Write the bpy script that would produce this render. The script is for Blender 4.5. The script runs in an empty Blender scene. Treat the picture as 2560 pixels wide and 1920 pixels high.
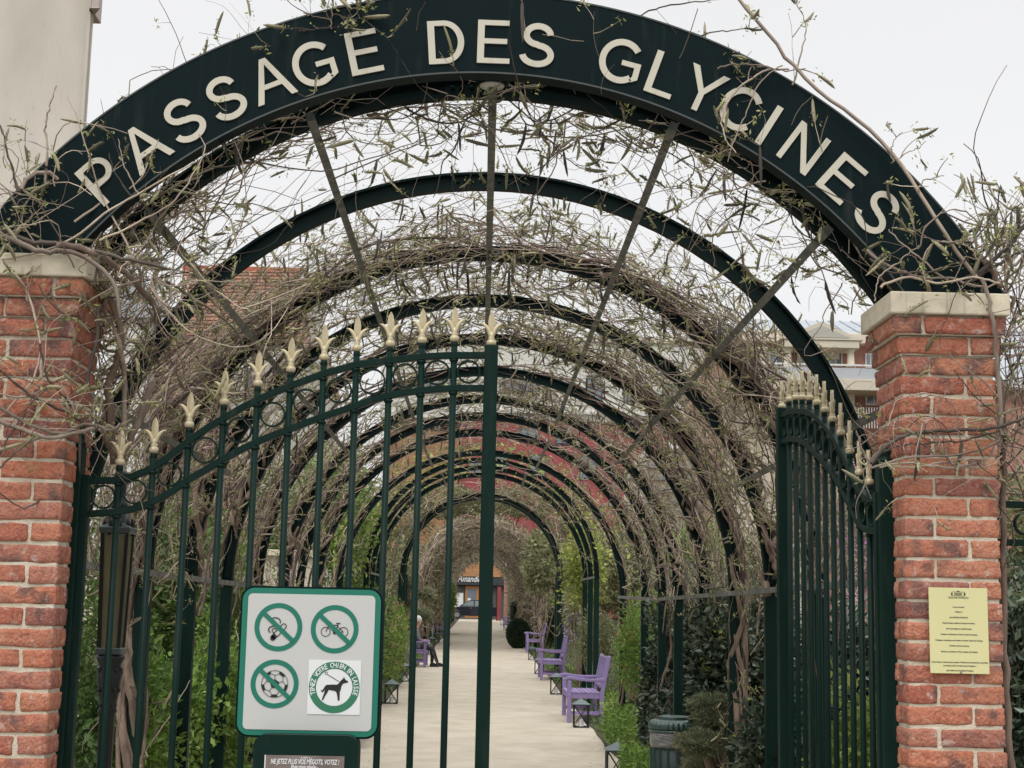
import bpy, bmesh, math, random
import numpy as np
from mathutils import Vector, Matrix, noise as mnoise
rnd = random.Random(7)
rng = np.random.default_rng(11)
R_ = math.radians
PI = math.pi
scene = bpy.context.scene
C = scene.collection

# ---------------------------------------------------------------- camera
FPX = 3730.0
KD = 1.157323
_vy = np.array([1202 - 1280, 1536 - 960, FPX]); _vy = _vy / np.linalg.norm(_vy)
_vz = np.array([490, -24150.0, FPX]); _vz = _vz - _vy * np.dot(_vz, _vy); _vz = _vz / np.linalg.norm(_vz)
_vx = np.cross(_vy, _vz)
if _vx[0] < 0: _vx = -_vx
RW = np.stack([_vx, _vy, _vz], 0)
CAM = np.array([0.0, 0.0, 1.9])

def U(xd, yd, Y):
    """world point at distance Y along the passage for a place measured in the photograph"""
    d = RW @ np.array([xd * KD - 1280, yd * KD - 960, FPX])
    return CAM + d * (Y / d[1])

def gz(y):
    return 0.013 * y

cd = bpy.data.cameras.new('camera')
cam = bpy.data.objects.new('camera', cd); C.objects.link(cam)
cd.sensor_width = 36; cd.lens = 36 * FPX / 2560; cd.clip_end = 600; cd.clip_start = 0.05
M = np.eye(4)
M[:3, 0] = RW @ np.array([1, 0, 0]); M[:3, 1] = RW @ np.array([0, -1, 0]); M[:3, 2] = RW @ np.array([0, 0, -1]); M[:3, 3] = CAM
cam.matrix_world = Matrix(M.tolist())
scene.camera = cam

# ---------------------------------------------------------------- sky and sun
SUN_EL, SUN_ROT = 55, 200
w = bpy.data.worlds.new('World'); scene.world = w; w.use_nodes = True
nt = w.node_tree; nt.nodes.clear()
sky = nt.nodes.new('ShaderNodeTexSky'); sky.sky_type = 'NISHITA'; sky.sun_disc = False
sky.sun_elevation = R_(SUN_EL); sky.sun_rotation = R_(SUN_ROT); sky.dust_density = 4
bgs = nt.nodes.new('ShaderNodeBackground'); bgs.inputs[1].default_value = 0.05
hs = nt.nodes.new('ShaderNodeHueSaturation'); hs.inputs['Saturation'].default_value = 0.15
nt.links.new(sky.outputs[0], hs.inputs['Color']); nt.links.new(hs.outputs[0], bgs.inputs[0])
tcw = nt.nodes.new('ShaderNodeTexCoord'); sx = nt.nodes.new('ShaderNodeSeparateXYZ')
nt.links.new(tcw.outputs['Generated'], sx.inputs[0])
rmp = nt.nodes.new('ShaderNodeValToRGB'); rmp.color_ramp.interpolation = 'EASE'
rmp.color_ramp.elements[0].position = 0.0; rmp.color_ramp.elements[0].color = (0.57, 0.57, 0.568, 1)
rmp.color_ramp.elements[1].position = 1.0; rmp.color_ramp.elements[1].color = (1.85, 1.85, 1.87, 1)
_e = rmp.color_ramp.elements.new(0.42); _e.color = (0.60, 0.598, 0.60, 1)
nt.links.new(sx.outputs[2], rmp.inputs[0])
nzw = nt.nodes.new('ShaderNodeTexNoise'); nzw.inputs['Scale'].default_value = 2.2; nzw.inputs['Detail'].default_value = 4
nt.links.new(tcw.outputs['Generated'], nzw.inputs[0])
mxw = nt.nodes.new('ShaderNodeMath'); mxw.operation = 'MULTIPLY_ADD'; mxw.inputs[1].default_value = 0.14; mxw.inputs[2].default_value = 1.0
nt.links.new(nzw.outputs[0], mxw.inputs[0])
bgc = nt.nodes.new('ShaderNodeBackground')
nt.links.new(rmp.outputs[0], bgc.inputs[0]); nt.links.new(mxw.outputs[0], bgc.inputs[1])
ad = nt.nodes.new('ShaderNodeAddShader'); ow = nt.nodes.new('ShaderNodeOutputWorld')
nt.links.new(bgs.outputs[0], ad.inputs[0]); nt.links.new(bgc.outputs[0], ad.inputs[1]); nt.links.new(ad.outputs[0], ow.inputs[0])
sl = bpy.data.lights.new('sun', 'SUN'); sl.energy = 0.8; sl.angle = R_(25); sl.color = (1, 0.97, 0.92)
so = bpy.data.objects.new('sun', sl); C.objects.link(so)
so.rotation_euler = (R_(90 - SUN_EL), 0, R_(-20))
scene.view_settings.view_transform = 'Standard'; scene.view_settings.look = 'None'
scene.view_settings.exposure = 0.14; scene.view_settings.gamma = 1.0
try: scene.view_settings.use_curve_mapping = False
except Exception: pass

# ---------------------------------------------------------------- helpers
def tag(o, label=None, cat=None, group=None, kind=None):
    if label: o['label'] = label
    if cat: o['category'] = cat
    if group: o['group'] = group
    if kind: o['kind'] = kind
    return o

def empty(name, loc=(0, 0, 0), rz=0.0, label=None, cat=None, group=None):
    o = bpy.data.objects.new(name, None); C.objects.link(o)
    o.location = loc; o.rotation_euler = (0, 0, rz); o.empty_display_size = 0.1
    return tag(o, label, cat, group)

def link(name, me, parent=None, mat=None, loc=None):
    o = bpy.data.objects.new(name, me); C.objects.link(o)
    if parent is not None: o.parent = parent
    if mat is not None and not me.materials: me.materials.append(mat)
    if loc is not None: o.location = loc
    return o

def copy_tree(o, parent=None):
    c = o.copy(); C.objects.link(c); c.parent = parent
    for ch in list(o.children): copy_tree(ch, c)
    return c

def np_mesh(name, V, F, mat, smooth=True):
    """V (n,3), F (m,k) arrays of equal polygon size"""
    V = np.asarray(V, dtype=np.float32).reshape(-1, 3); F = np.asarray(F, dtype=np.int32)
    me = bpy.data.meshes.new(name)
    me.vertices.add(len(V)); me.vertices.foreach_set('co', V.ravel())
    k = F.shape[1]
    me.loops.add(F.size); me.loops.foreach_set('vertex_index', F.ravel())
    me.polygons.add(len(F)); me.polygons.foreach_set('loop_start', np.arange(0, F.size, k, dtype=np.int32))
    me.polygons.foreach_set('loop_total', np.full(len(F), k, dtype=np.int32))
    me.polygons.foreach_set('use_smooth', np.full(len(F), smooth))
    me.update(calc_edges=True); me.validate()
    if mat: me.materials.append(mat)
    return me

class MB:
    def __init__(s): s.V = []; s.F = []; s.S = []
    def add(s, V, F, smooth=False):
        b = len(s.V); s.V += [tuple(map(float, v)) for v in V]
        s.F += [tuple(b + i for i in f) for f in F]; s.S += [smooth] * len(F); return s
    def box(s, x0, x1, y0, y1, z0, z1, rot=None):
        V = [(x, y, z) for x in (x0, x1) for y in (y0, y1) for z in (z0, z1)]
        if rot is not None: V = [rot @ Vector(v) for v in V]
        return s.add(V, [(0, 1, 3, 2), (4, 6, 7, 5), (0, 4, 5, 1), (2, 3, 7, 6), (0, 2, 6, 4), (1, 5, 7, 3)])
    def bar(s, a, b, wx, wy, up=(0, 0, 1)):
        a = Vector(a); b = Vector(b); t = (b - a).normalized(); u = Vector(up)
        if abs(t.dot(u)) > 0.99: u = Vector((0, 1, 0))
        x = t.cross(u).normalized(); y = x.cross(t).normalized()
        V = [p + x * i * wx / 2 + y * j * wy / 2 for p in (a, b) for i, j in ((-1, -1), (1, -1), (1, 1), (-1, 1))]
        return s.add(V, [(3, 2, 1, 0), (4, 5, 6, 7), (0, 1, 5, 4), (1, 2, 6, 5), (2, 3, 7, 6), (3, 0, 4, 7)])
    def tube(s, P, r, k=8, cap=True, smooth=True):
        P = [Vector(p) for p in P]; n = len(P)
        rr = r if hasattr(r, '__len__') else [r] * n
        V = []; ref = None
        for i, p in enumerate(P):
            t = (P[min(i + 1, n - 1)] - P[max(i - 1, 0)]).normalized()
            if ref is None:
                ref = Vector((0, 0, 1)) if abs(t.z) < 0.9 else Vector((0, 1, 0))
            x = t.cross(ref).normalized(); y = x.cross(t).normalized(); ref = y
            for j in range(k):
                a = 2 * PI * j / k; V.append(p + (x * math.cos(a) + y * math.sin(a)) * rr[i])
        F = [(i * k + j, i * k + (j + 1) % k, (i + 1) * k + (j + 1) % k, (i + 1) * k + j) for i in range(n - 1) for j in range(k)]
        s.add(V, F, smooth)
        if cap:
            b = len(s.V) - len(V); s.F += [tuple(b + j for j in range(k))[::-1], tuple(b + (n - 1) * k + j for j in range(k))]; s.S += [False, False]
        return s
    def lathe(s, prof, c=(0, 0, 0), k=16, smooth=True, flute=0, fa=0.0):
        V = []; n = len(prof)
        for r, z in prof:
            for j in range(k):
                a = 2 * PI * j / k; q = r * (1 + (fa * abs(math.sin(flute * a / 2)) if flute else 0))
                V.append((c[0] + q * math.cos(a), c[1] + q * math.sin(a), c[2] + z))
        F = [(i * k + j, i * k + (j + 1) % k, (i + 1) * k + (j + 1) % k, (i + 1) * k + j) for i in range(n - 1) for j in range(k)]
        s.add(V, F, smooth)
        b = len(s.V) - len(V)
        if prof[0][0] > 1e-4: s.F.append(tuple(b + j for j in range(k))[::-1]); s.S.append(False)
        if prof[-1][0] > 1e-4: s.F.append(tuple(b + (n - 1) * k + j for j in range(k))); s.S.append(False)
        return s
    def prism(s, pts, y0, y1, holes=None):
        """outline in x,z extruded from y0 to y1 (convex or mild concave, n-gon caps)"""
        n = len(pts)
        V = [(p[0], y0, p[1]) for p in pts] + [(p[0], y1, p[1]) for p in pts]
        F = [tuple(range(n)), tuple(range(2 * n - 1, n - 1, -1))] + [(i, i + n, (i + 1) % n + n, (i + 1) % n) for i in range(n)]
        return s.add(V, F)
    def ball(s, c, rx, ry=None, rz=None, k=12, m=8):
        ry = ry or rx; rz = rz or rx
        V = []; 
        for i in range(m + 1):
            p = PI * i / m
            for j in range(k):
                a = 2 * PI * j / k
                V.append((c[0] + rx * math.sin(p) * math.cos(a), c[1] + ry * math.sin(p) * math.sin(a), c[2] + rz * math.cos(p)))
        F = [(i * k + j, (i + 1) * k + j, (i + 1) * k + (j + 1) % k, i * k + (j + 1) % k) for i in range(m) for j in range(k)]
        return s.add(V, F, True)
    def mesh(s, name, mat=None, bevel=0, seg=2):
        me = bpy.data.meshes.new(name); me.from_pydata(s.V, [], s.F); me.update()
        me.polygons.foreach_set('use_smooth', s.S)
        bm = bmesh.new(); bm.from_mesh(me); bmesh.ops.remove_doubles(bm, verts=bm.verts, dist=1e-5)
        if bevel:
            ed = [e for e in bm.edges if len(e.link_faces) == 2 and e.calc_face_angle(0) > 0.5]
            try: bmesh.ops.bevel(bm, geom=ed, offset=bevel, segments=seg, affect='EDGES', profile=0.5, clamp_overlap=True)
            except Exception: pass
        bmesh.ops.recalc_face_normals(bm, faces=bm.faces)
        bm.to_mesh(me); bm.free()
        if mat: me.materials.append(mat)
        return me
    def obj(s, name, mat, parent=None, bevel=0, seg=2, loc=None):
        return link(name, s.mesh(name, mat, bevel, seg), parent, None, loc)

# ---- materials
def mat(name, col, rough=0.6, metal=0.0, var=0.0, scale=8.0, bump=0.0, bscale=60.0, col2=None, spec=0.5, island=0.0,
        objrand=0.0, coat=0.0, stretch=None, trans=0.0, detail=5.0, mixpos=(0.35, 0.65)):
    m = bpy.data.materials.new(name); m.use_nodes = True
    n = m.node_tree; p = n.nodes['Principled BSDF']
    p.inputs['Base Color'].default_value = (*col, 1); p.inputs['Roughness'].default_value = rough
    p.inputs['Metallic'].default_value = metal; p.inputs['Specular IOR Level'].default_value = spec
    if coat: p.inputs['Coat Weight'].default_value = coat
    tc = n.nodes.new('ShaderNodeTexCoord'); src = tc.outputs['Object']
    if stretch:
        mp = n.nodes.new('ShaderNodeMapping'); mp.inputs['Scale'].default_value = stretch
        n.links.new(src, mp.inputs[0]); src = mp.outputs[0]
    cur = None
    if col2 is not None:
        nz = n.nodes.new('ShaderNodeTexNoise'); nz.inputs['Scale'].default_value = scale; nz.inputs['Detail'].default_value = detail
        n.links.new(src, nz.inputs[0])
        rp = n.nodes.new('ShaderNodeValToRGB')
        rp.color_ramp.elements[0].position = mixpos[0]; rp.color_ramp.elements[1].position = mixpos[1]
        rp.color_ramp.elements[0].color = (*col, 1); rp.color_ramp.elements[1].color = (*col2, 1)
        n.links.new(nz.outputs[0], rp.inputs[0]); cur = rp.outputs[0]
    def vary(cur, fac_socket, amt):
        hv = n.nodes.new('ShaderNodeHueSaturation')
        mr = n.nodes.new('ShaderNodeMapRange'); mr.inputs[3].default_value = 1 - amt; mr.inputs[4].default_value = 1 + amt
        n.links.new(fac_socket, mr.inputs[0]); n.links.new(mr.outputs[0], hv.inputs['Value'])
        if cur is None: hv.inputs['Color'].default_value = (*col, 1)
        else: n.links.new(cur, hv.inputs['Color'])
        return hv.outputs[0]
    if var:
        nz2 = n.nodes.new('ShaderNodeTexNoise'); nz2.inputs['Scale'].default_value = scale * 2.3; nz2.inputs['Detail'].default_value = 6
        n.links.new(src, nz2.inputs[0]); cur = vary(cur, nz2.outputs[0], var)
    if island:
        g = n.nodes.new('ShaderNodeNewGeometry'); cur = vary(cur, g.outputs['Random Per Island'], island)
    if objrand:
        g = n.nodes.new('ShaderNodeObjectInfo'); cur = vary(cur, g.outputs['Random'], objrand)
    if cur is not None: n.links.new(cur, p.inputs['Base Color'])
    if trans:
        tr = n.nodes.new('ShaderNodeBsdfTranslucent'); mx = n.nodes.new('ShaderNodeMixShader'); mx.inputs[0].default_value = trans
        if cur is not None: n.links.new(cur, tr.inputs[0])
        else: tr.inputs[0].default_value = (*col, 1)
        out = n.nodes['Material Output']
        n.links.new(p.outputs[0], mx.inputs[1]); n.links.new(tr.outputs[0], mx.inputs[2]); n.links.new(mx.outputs[0], out.inputs[0])
    if bump:
        nb = n.nodes.new('ShaderNodeTexNoise'); nb.inputs['Scale'].default_value = bscale; nb.inputs['Detail'].default_value = 6
        n.links.new(src, nb.inputs[0])
        b = n.nodes.new('ShaderNodeBump'); b.inputs['Strength'].default_value = bump; b.inputs['Distance'].default_value = 0.01
        n.links.new(nb.outputs[0], b.inputs['Height']); n.links.new(b.outputs[0], p.inputs['Normal'])
    return m

def streaks(m, amt=0.5, col=(0.05, 0.055, 0.05)):
    n = m.node_tree; p = n.nodes['Principled BSDF']; tc = n.nodes.new('ShaderNodeTexCoord'); mp = n.nodes.new('ShaderNodeMapping'); mp.inputs['Scale'].default_value = (14, 14, 1.6)
    nz = n.nodes.new('ShaderNodeTexNoise'); nz.inputs['Scale'].default_value = 2.0; nz.inputs['Detail'].default_value = 8
    mr = n.nodes.new('ShaderNodeMapRange'); mr.inputs[1].default_value = .56; mr.inputs[2].default_value = .78; mr.inputs[4].default_value = amt
    mx = n.nodes.new('ShaderNodeMix'); mx.data_type = 'RGBA'; mx.inputs[7].default_value = (*col, 1)
    n.links.new(tc.outputs['Object'], mp.inputs[0]); n.links.new(mp.outputs[0], nz.inputs[0]); n.links.new(nz.outputs[0], mr.inputs[0]); n.links.new(mr.outputs[0], mx.inputs[0])
    l = p.inputs['Base Color'].links
    if l: n.links.new(l[0].from_socket, mx.inputs[6])
    else: mx.inputs[6].default_value = p.inputs['Base Color'].default_value
    n.links.new(mx.outputs[2], p.inputs['Base Color'])

def brick_mat():
    m = bpy.data.materials.new('brick_clay'); m.use_nodes = True; n = m.node_tree; p = n.nodes['Principled BSDF']
    oi = n.nodes.new('ShaderNodeObjectInfo'); tc = n.nodes.new('ShaderNodeTexCoord')
    rp = n.nodes.new('ShaderNodeValToRGB'); cr = rp.color_ramp; cr.interpolation = 'LINEAR'
    cols = [(0.0, (0.47, 0.165, 0.095)), (0.2, (0.53, 0.215, 0.13)), (0.4, (0.37, 0.12, 0.08)), (0.6, (0.54, 0.235, 0.14)), (0.8, (0.27, 0.11, 0.09)), (1.0, (0.47, 0.20, 0.135))]
    cr.elements[0].position = 0; cr.elements[0].color = (*cols[0][1], 1); cr.elements[1].position = 1; cr.elements[1].color = (*cols[-1][1], 1)
    for q, c in cols[1:-1]:
        e = cr.elements.new(q); e.color = (*c, 1)
    n.links.new(oi.outputs['Random'], rp.inputs[0])
    # offset texture space per brick
    off = n.nodes.new('ShaderNodeVectorMath'); off.operation = 'ADD'
    mul = n.nodes.new('ShaderNodeMath'); mul.operation = 'MULTIPLY'; mul.inputs[1].default_value = 57.0
    n.links.new(oi.outputs['Random'], mul.inputs[0]); n.links.new(tc.outputs['Object'], off.inputs[0]); n.links.new(mul.outputs[0], off.inputs[1])
    def noise(scale, det=5):
        q = n.nodes.new('ShaderNodeTexNoise'); q.inputs['Scale'].default_value = scale; q.inputs['Detail'].default_value = det
        n.links.new(off.outputs[0], q.inputs[0]); return q.outputs[0]
    def ramp(s, a, b, v0=0, v1=1):
        q = n.nodes.new('ShaderNodeMapRange'); q.inputs[1].default_value = a; q.inputs[2].default_value = b
        q.inputs[3].default_value = v0; q.inputs[4].default_value = v1; n.links.new(s, q.inputs[0]); return q.outputs[0]
    def mix(a, col, f, mode='MIX'):
        q = n.nodes.new('ShaderNodeMix'); q.data_type = 'RGBA'; q.blend_type = mode
        n.links.new(f, q.inputs[0]); n.links.new(a, q.inputs[6]); q.inputs[7].default_value = (*col, 1); return q.outputs[2]
    c = rp.outputs[0]
    c = mix(c, (0.50, 0.22, 0.13), ramp(noise(22), 0.5, 0.75, 0, 0.55))
    c = mix(c, (0.23, 0.055, 0.04), ramp(noise(35), 0.5, 0.72, 0, 0.6))
    c = mix(c, (0.12, 0.08, 0.075), ramp(noise(11, 2), 0.56, 0.68, 0, 0.8))
    c = mix(c, (0.62, 0.53, 0.47), ramp(noise(28), 0.60, 0.72, 0, 0.6))
    c = mix(c, (0.16, 0.06, 0.05), ramp(noise(120, 3), 0.52, 0.7, 0, 0.55))
    c = mix(c, (0.55, 0.36, 0.27), ramp(noise(75, 4), 0.56, 0.7, 0, 0.4))
    n.links.new(c, p.inputs['Base Color']); p.inputs['Roughness'].default_value = 0.9; p.inputs['Specular IOR Level'].default_value = 0.2
    b = n.nodes.new('ShaderNodeBump'); b.inputs['Strength'].default_value = 0.9; b.inputs['Distance'].default_value = 0.009
    n.links.new(noise(90, 8), b.inputs['Height']); n.links.new(b.outputs[0], p.inputs['Normal'])
    return m

MT = dict(
    green=mat('dark_green_paint', (0.0055, 0.020, 0.0155), 0.45, var=0.18, scale=5, bump=0.05, bscale=150, spec=0.10),
    rib=mat('dark_green_rib_paint', (0.0045, 0.0125, 0.0115), 0.55, var=0.25, scale=4, bump=0.08, bscale=90, spec=0.07),
    purlin=mat('weathered_purlin_paint', (0.075, 0.085, 0.075), 0.6, col2=(0.20, 0.195, 0.175), scale=14, bump=0.1, spec=0.4),
    gold=mat('pale_gold_paint', (0.55, 0.47, 0.30), 0.42, var=0.1, scale=20, metal=0.15),
    letter=mat('beige_letter_paint', (0.56, 0.52, 0.42), 0.5, var=0.05, scale=5),
    signgreen=mat('sign_panel_paint', (0.0058, 0.0135, 0.0150), 0.5, var=0.12, scale=3, spec=0.05),
    brick=brick_mat(),
    mortar=mat('buff_mortar', (0.56, 0.48, 0.36), 0.95, col2=(0.66, 0.59, 0.47), scale=14, var=0.15, bump=0.7, bscale=120),
    stone=mat('limestone', (0.36, 0.32, 0.22), 0.85, col2=(0.64, 0.57, 0.43), scale=7, var=0.3, mixpos=(0.28, 0.46), bump=0.25, bscale=70),
    bark=mat('vine_bark', (0.12, 0.08, 0.062), 0.9, col2=(0.27, 0.20, 0.15), scale=22, bump=0.6, bscale=60, stretch=(1, 1, .3)),
    twig=mat('twig_bark', (0.16, 0.11, 0.09), 0.8, col2=(0.38, 0.315, 0.24), scale=3.5, island=0.85),
    bud=mat('wisteria_buds', (0.17, 0.15, 0.09), 0.8, col2=(0.29, 0.265, 0.15), scale=6, island=0.45),
    raceme=mat('wisteria_racemes', (0.15, 0.12, 0.095), 0.8, col2=(0.27, 0.23, 0.17), scale=6, island=0.4),
    yleaf=mat('young_leaves', (0.30, 0.33, 0.09), 0.55, col2=(0.46, 0.46, 0.20), scale=5, island=0.4, trans=0.35),
    pod=mat('seed_pods', (0.06, 0.052, 0.042), 0.8, island=0.4),
    dstem=mat('dark_vine_stem', (0.075, 0.045, 0.038), 0.85, col2=(0.16, 0.11, 0.085), scale=6, island=0.4, bump=0.4),
    path=None,
)

streaks(MT['signgreen'], .35); streaks(MT['green'], .3); streaks(MT['letter'], .5, (.30, .28, .22)); streaks(MT['stone'], .75, (.12, .12, .085)); streaks(MT['gold'], .5, (.26, .22, .13))
def leafmat(name, c1, c2, trans=0.3, rough=0.5, island=0.45, scale=1.2):
    return mat(name, c1, rough, col2=c2, scale=scale, island=island, trans=trans, spec=0.4)
LF = dict(
    bright=leafmat('bright_green_leaves', (0.10, 0.19, 0.03), (0.22, 0.31, 0.07)),
    mid=leafmat('mid_green_leaves', (0.065, 0.125, 0.028), (0.14, 0.21, 0.055)),
    dark=leafmat('laurel_leaves', (0.035, 0.055, 0.034), (0.10, 0.125, 0.078), trans=0.06, rough=0.24, island=0.65),
    box=leafmat('box_hedge_leaves', (0.012, 0.030, 0.010), (0.028, 0.055, 0.018), trans=0.08, island=0.5),
    olive=leafmat('olive_grey_leaves', (0.13, 0.145, 0.06), (0.25, 0.25, 0.13), trans=0.25),
    yellow=leafmat('yellow_green_leaves', (0.22, 0.27, 0.05), (0.33, 0.36, 0.10)),
    pine=leafmat('pine_needles', (0.11, 0.13, 0.065), (0.24, 0.235, 0.13), trans=0.15),
    lilac=leafmat('lilac_petals', (0.30, 0.22, 0.42), (0.50, 0.42, 0.62), trans=0.3, island=0.3),
    pink=leafmat('pink_keys', (0.40, 0.12, 0.10), (0.50, 0.2, 0.16), trans=0.3),
    white=leafmat('white_petals', (0.6, 0.6, 0.52), (0.7, 0.7, 0.65), trans=0.3),
)

# ---- leaf and tube builders
def leaf_cloud(P, size, rng, up=0.3, aspect=0.5, out=None, jitter=0.4):
    N = len(P)
    d = rng.normal(size=(N, 3)); 
    if out is not None: d = d * 0.8 + out
    d[:, 2] += up * rng.random(N); d /= np.linalg.norm(d, axis=1)[:, None]
    q = rng.normal(size=(N, 3)); s = np.cross(d, q); s /= np.linalg.norm(s, axis=1)[:, None]
    nn = np.cross(d, s)
    L = size * (1 - jitter + 2 * jitter * rng.random(N))[:, None]; W = L * aspect
    a = P; b = P + d * L * 0.45 + s * W * 0.5 + nn * L * 0.06; c = P + d * L - nn * L * 0.08; e = P + d * L * 0.45 - s * W * 0.5 + nn * L * 0.06
    V = np.stack([a, b, c, e], 1).reshape(-1, 3)
    return V, np.arange(4 * N).reshape(N, 4)

def tubes(P, r, k=3, rng=rng):
    """P (M,N,3) paths, r (M,N) radii"""
    Mn, N, _ = P.shape
    T = np.gradient(P, axis=1); T /= (np.linalg.norm(T, axis=2)[..., None] + 1e-9)
    ref = rng.normal(size=(Mn, 1, 3)); ref = np.repeat(ref, N, 1)
    X = np.cross(T, ref); X /= (np.linalg.norm(X, axis=2)[..., None] + 1e-9); Y = np.cross(T, X)
    a = 2 * PI * np.arange(k) / k
    V = P[:, :, None, :] + r[:, :, None, None] * (X[:, :, None, :] * np.cos(a)[None, None, :, None] + Y[:, :, None, :] * np.sin(a)[None, None, :, None])
    idx = np.arange(Mn * N * k).reshape(Mn, N, k)
    a0 = idx[:, :-1, :]; a1 = np.roll(idx, -1, 2)[:, :-1, :]; b0 = idx[:, 1:, :]; b1 = np.roll(idx, -1, 2)[:, 1:, :]
    F = np.stack([a0, a1, b1, b0], -1).reshape(-1, 4)
    return V.reshape(-1, 3), F

def cat(parts):
    Vs = []; Fs = []; b = 0
    for V, F in parts:
        Vs.append(V); Fs.append(F + b); b += len(V)
    return np.concatenate(Vs), np.concatenate(Fs)

def blob_points(blobs, n, rng, shell=0.45):
    """points spread in lumpy ellipsoids, denser to the outside"""
    vol = np.array([b[3] * b[4] * b[5] for b in blobs]) ** (2 / 3.); cnt = np.maximum(1, (n * vol / vol.sum()).astype(int))
    out = []; dirs = []
    for b, c in zip(blobs, cnt):
        d = rng.normal(size=(c, 3)); d /= np.linalg.norm(d, axis=1)[:, None]
        rr = shell + (1 - shell) * rng.random(c) ** 0.6
        ph = rng.random(3) * 6
        lump = 1 + 0.16 * np.sin(d[:, 0] * 5 + ph[0]) * np.sin(d[:, 1] * 6 + ph[1]) + 0.12 * np.sin(d[:, 2] * 8 + ph[2] + d[:, 0] * 4)
        out.append(np.array(b[:3]) + d * (rr * lump)[:, None] * np.array(b[3:6])); dirs.append(d)
    return np.concatenate(out), np.concatenate(dirs)

def shrub(name, label, cat_, base, blobs, n, size, m, stems=5, group=None, aspect=0.5, stem_mat=None, extra=None, shell=0.45, up=0.3):
    """base (x,y); blobs relative to base"""
    r = np.random.default_rng(int(abs(base[0] * 977 + base[1] * 131)) % 99991)
    bz = gz(base[1])
    t = empty(name, (base[0], base[1], bz), 0, label, cat_, group)
    P, D = blob_points(blobs, n, r, shell)
    keep = P[:, 2] > 0.02; P, D = P[keep], D[keep]
    V, F = leaf_cloud(P, size, r, up=up, aspect=aspect, out=D * 0.7)
    o = link('foliage', np_mesh('foliage', V, F, m, False), t); o['kind'] = 'stuff'
    for k in range(stems):
        b = blobs[k % len(blobs)]
        end = Vector(b[:3]) + Vector((r.normal() * b[3] * .35, r.normal() * b[4] * .35, b[5] * .3))
        st = Vector((r.normal() * .08, r.normal() * .08, -0.02)); mid = st.lerp(end, .5) + Vector((r.normal() * .06, r.normal() * .06, 0))
        rad = 0.006 + 0.006 * max(b[3:6])
        MB().tube([st, st.lerp(mid, .5), mid, mid.lerp(end, .5), end], [rad * 1.5, rad * 1.3, rad, rad * .7, rad * .3], 6).obj('stem', stem_mat or MT['bark'], t)
    if extra:
        for (nm, n2, s2, m2, sh) in extra:
            P, D = blob_points(blobs, n2 * 2, r, sh); keep = (P[:, 2] > 0.05); P, D = P[keep][:n2], D[keep][:n2]
            cl = np.repeat(P, 7, 0) + r.normal(size=(len(P) * 7, 3)) * s2 * np.array([.6, .6, 1.1])
            V, F = leaf_cloud(cl, s2, r, aspect=0.7)
            o = link(nm, np_mesh(nm, V, F, m2, False), t); o['kind'] = 'stuff'
    return t

# ---- outlines for lettering and pictograms (2D curves filled, then turned into meshes)
DG = None
def fill_mesh(name, loops, depth, m):
    """loops of (x,z) outlines with holes; front face at y=0 looking to -y, thickness depth to +y"""
    cu = bpy.data.curves.new(name, 'CURVE'); cu.dimensions = '2D'; cu.fill_mode = 'BOTH'; cu.extrude = depth / 2
    for lp in loops:
        sp = cu.splines.new('POLY'); sp.points.add(len(lp) - 1)
        for i, p in enumerate(lp): sp.points[i].co = (p[0], p[1], 0, 1)
        sp.use_cyclic_u = True
    o = bpy.data.objects.new(name, cu); me = bpy.data.meshes.new_from_object(o)
    bpy.data.objects.remove(o); bpy.data.curves.remove(cu)
    V = [Vector((v.co.x, -v.co.z + depth / 2, v.co.y)) for v in me.vertices]
    for v, q in zip(me.vertices, V): v.co = q
    bm = bmesh.new(); bm.from_mesh(me); bmesh.ops.recalc_face_normals(bm, faces=bm.faces); bm.to_mesh(me); bm.free()
    me.materials.clear(); me.materials.append(m); me.name = name
    return me

def text_mesh(body, size, depth, m, name='text', align='CENTER', shear=0.0, bold=0.0):
    cu = bpy.data.curves.new(name, 'FONT'); cu.body = body; cu.size = size; cu.align_x = align; cu.extrude = depth / 2; cu.shear = shear; cu.offset = bold
    cu.resolution_u = 3
    o = bpy.data.objects.new(name, cu); me = bpy.data.meshes.new_from_object(o)
    bpy.data.objects.remove(o); bpy.data.curves.remove(cu)
    for v in me.vertices:
        x, y, z = v.co; v.co = (x, -z + depth / 2, y)
    me.materials.clear(); me.materials.append(m); me.name = name
    return me

def arc(cx, cz, rx, rz, a0, a1, n=20):
    return [(cx + rx * math.cos(R_(a0 + (a1 - a0) * i / n)), cz + rz * math.sin(R_(a0 + (a1 - a0) * i / n))) for i in range(n + 1)]
def ribbon(pts, wd):
    """outline of a stroke of width wd along pts"""
    L = []; Rr = []; n = len(pts)
    for i, p in enumerate(pts):
        a = pts[max(i - 1, 0)]; b = pts[min(i + 1, n - 1)]
        dx, dz = b[0] - a[0], b[1] - a[1]; l = math.hypot(dx, dz) or 1
        nx, nz = -dz / l * wd / 2, dx / l * wd / 2
        L.append((p[0] + nx, p[1] + nz)); Rr.append((p[0] - nx, p[1] - nz))
    return L + Rr[::-1]
def rrect(x0, x1, z0, z1, r, n=6):
    return (arc(x1 - r, z1 - r, r, r, 0, 90, n) + arc(x0 + r, z1 - r, r, r, 90, 180, n) + arc(x0 + r, z0 + r, r, r, 180, 270, n) + arc(x1 - r, z0 + r, r, r, 270, 360, n))

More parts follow.
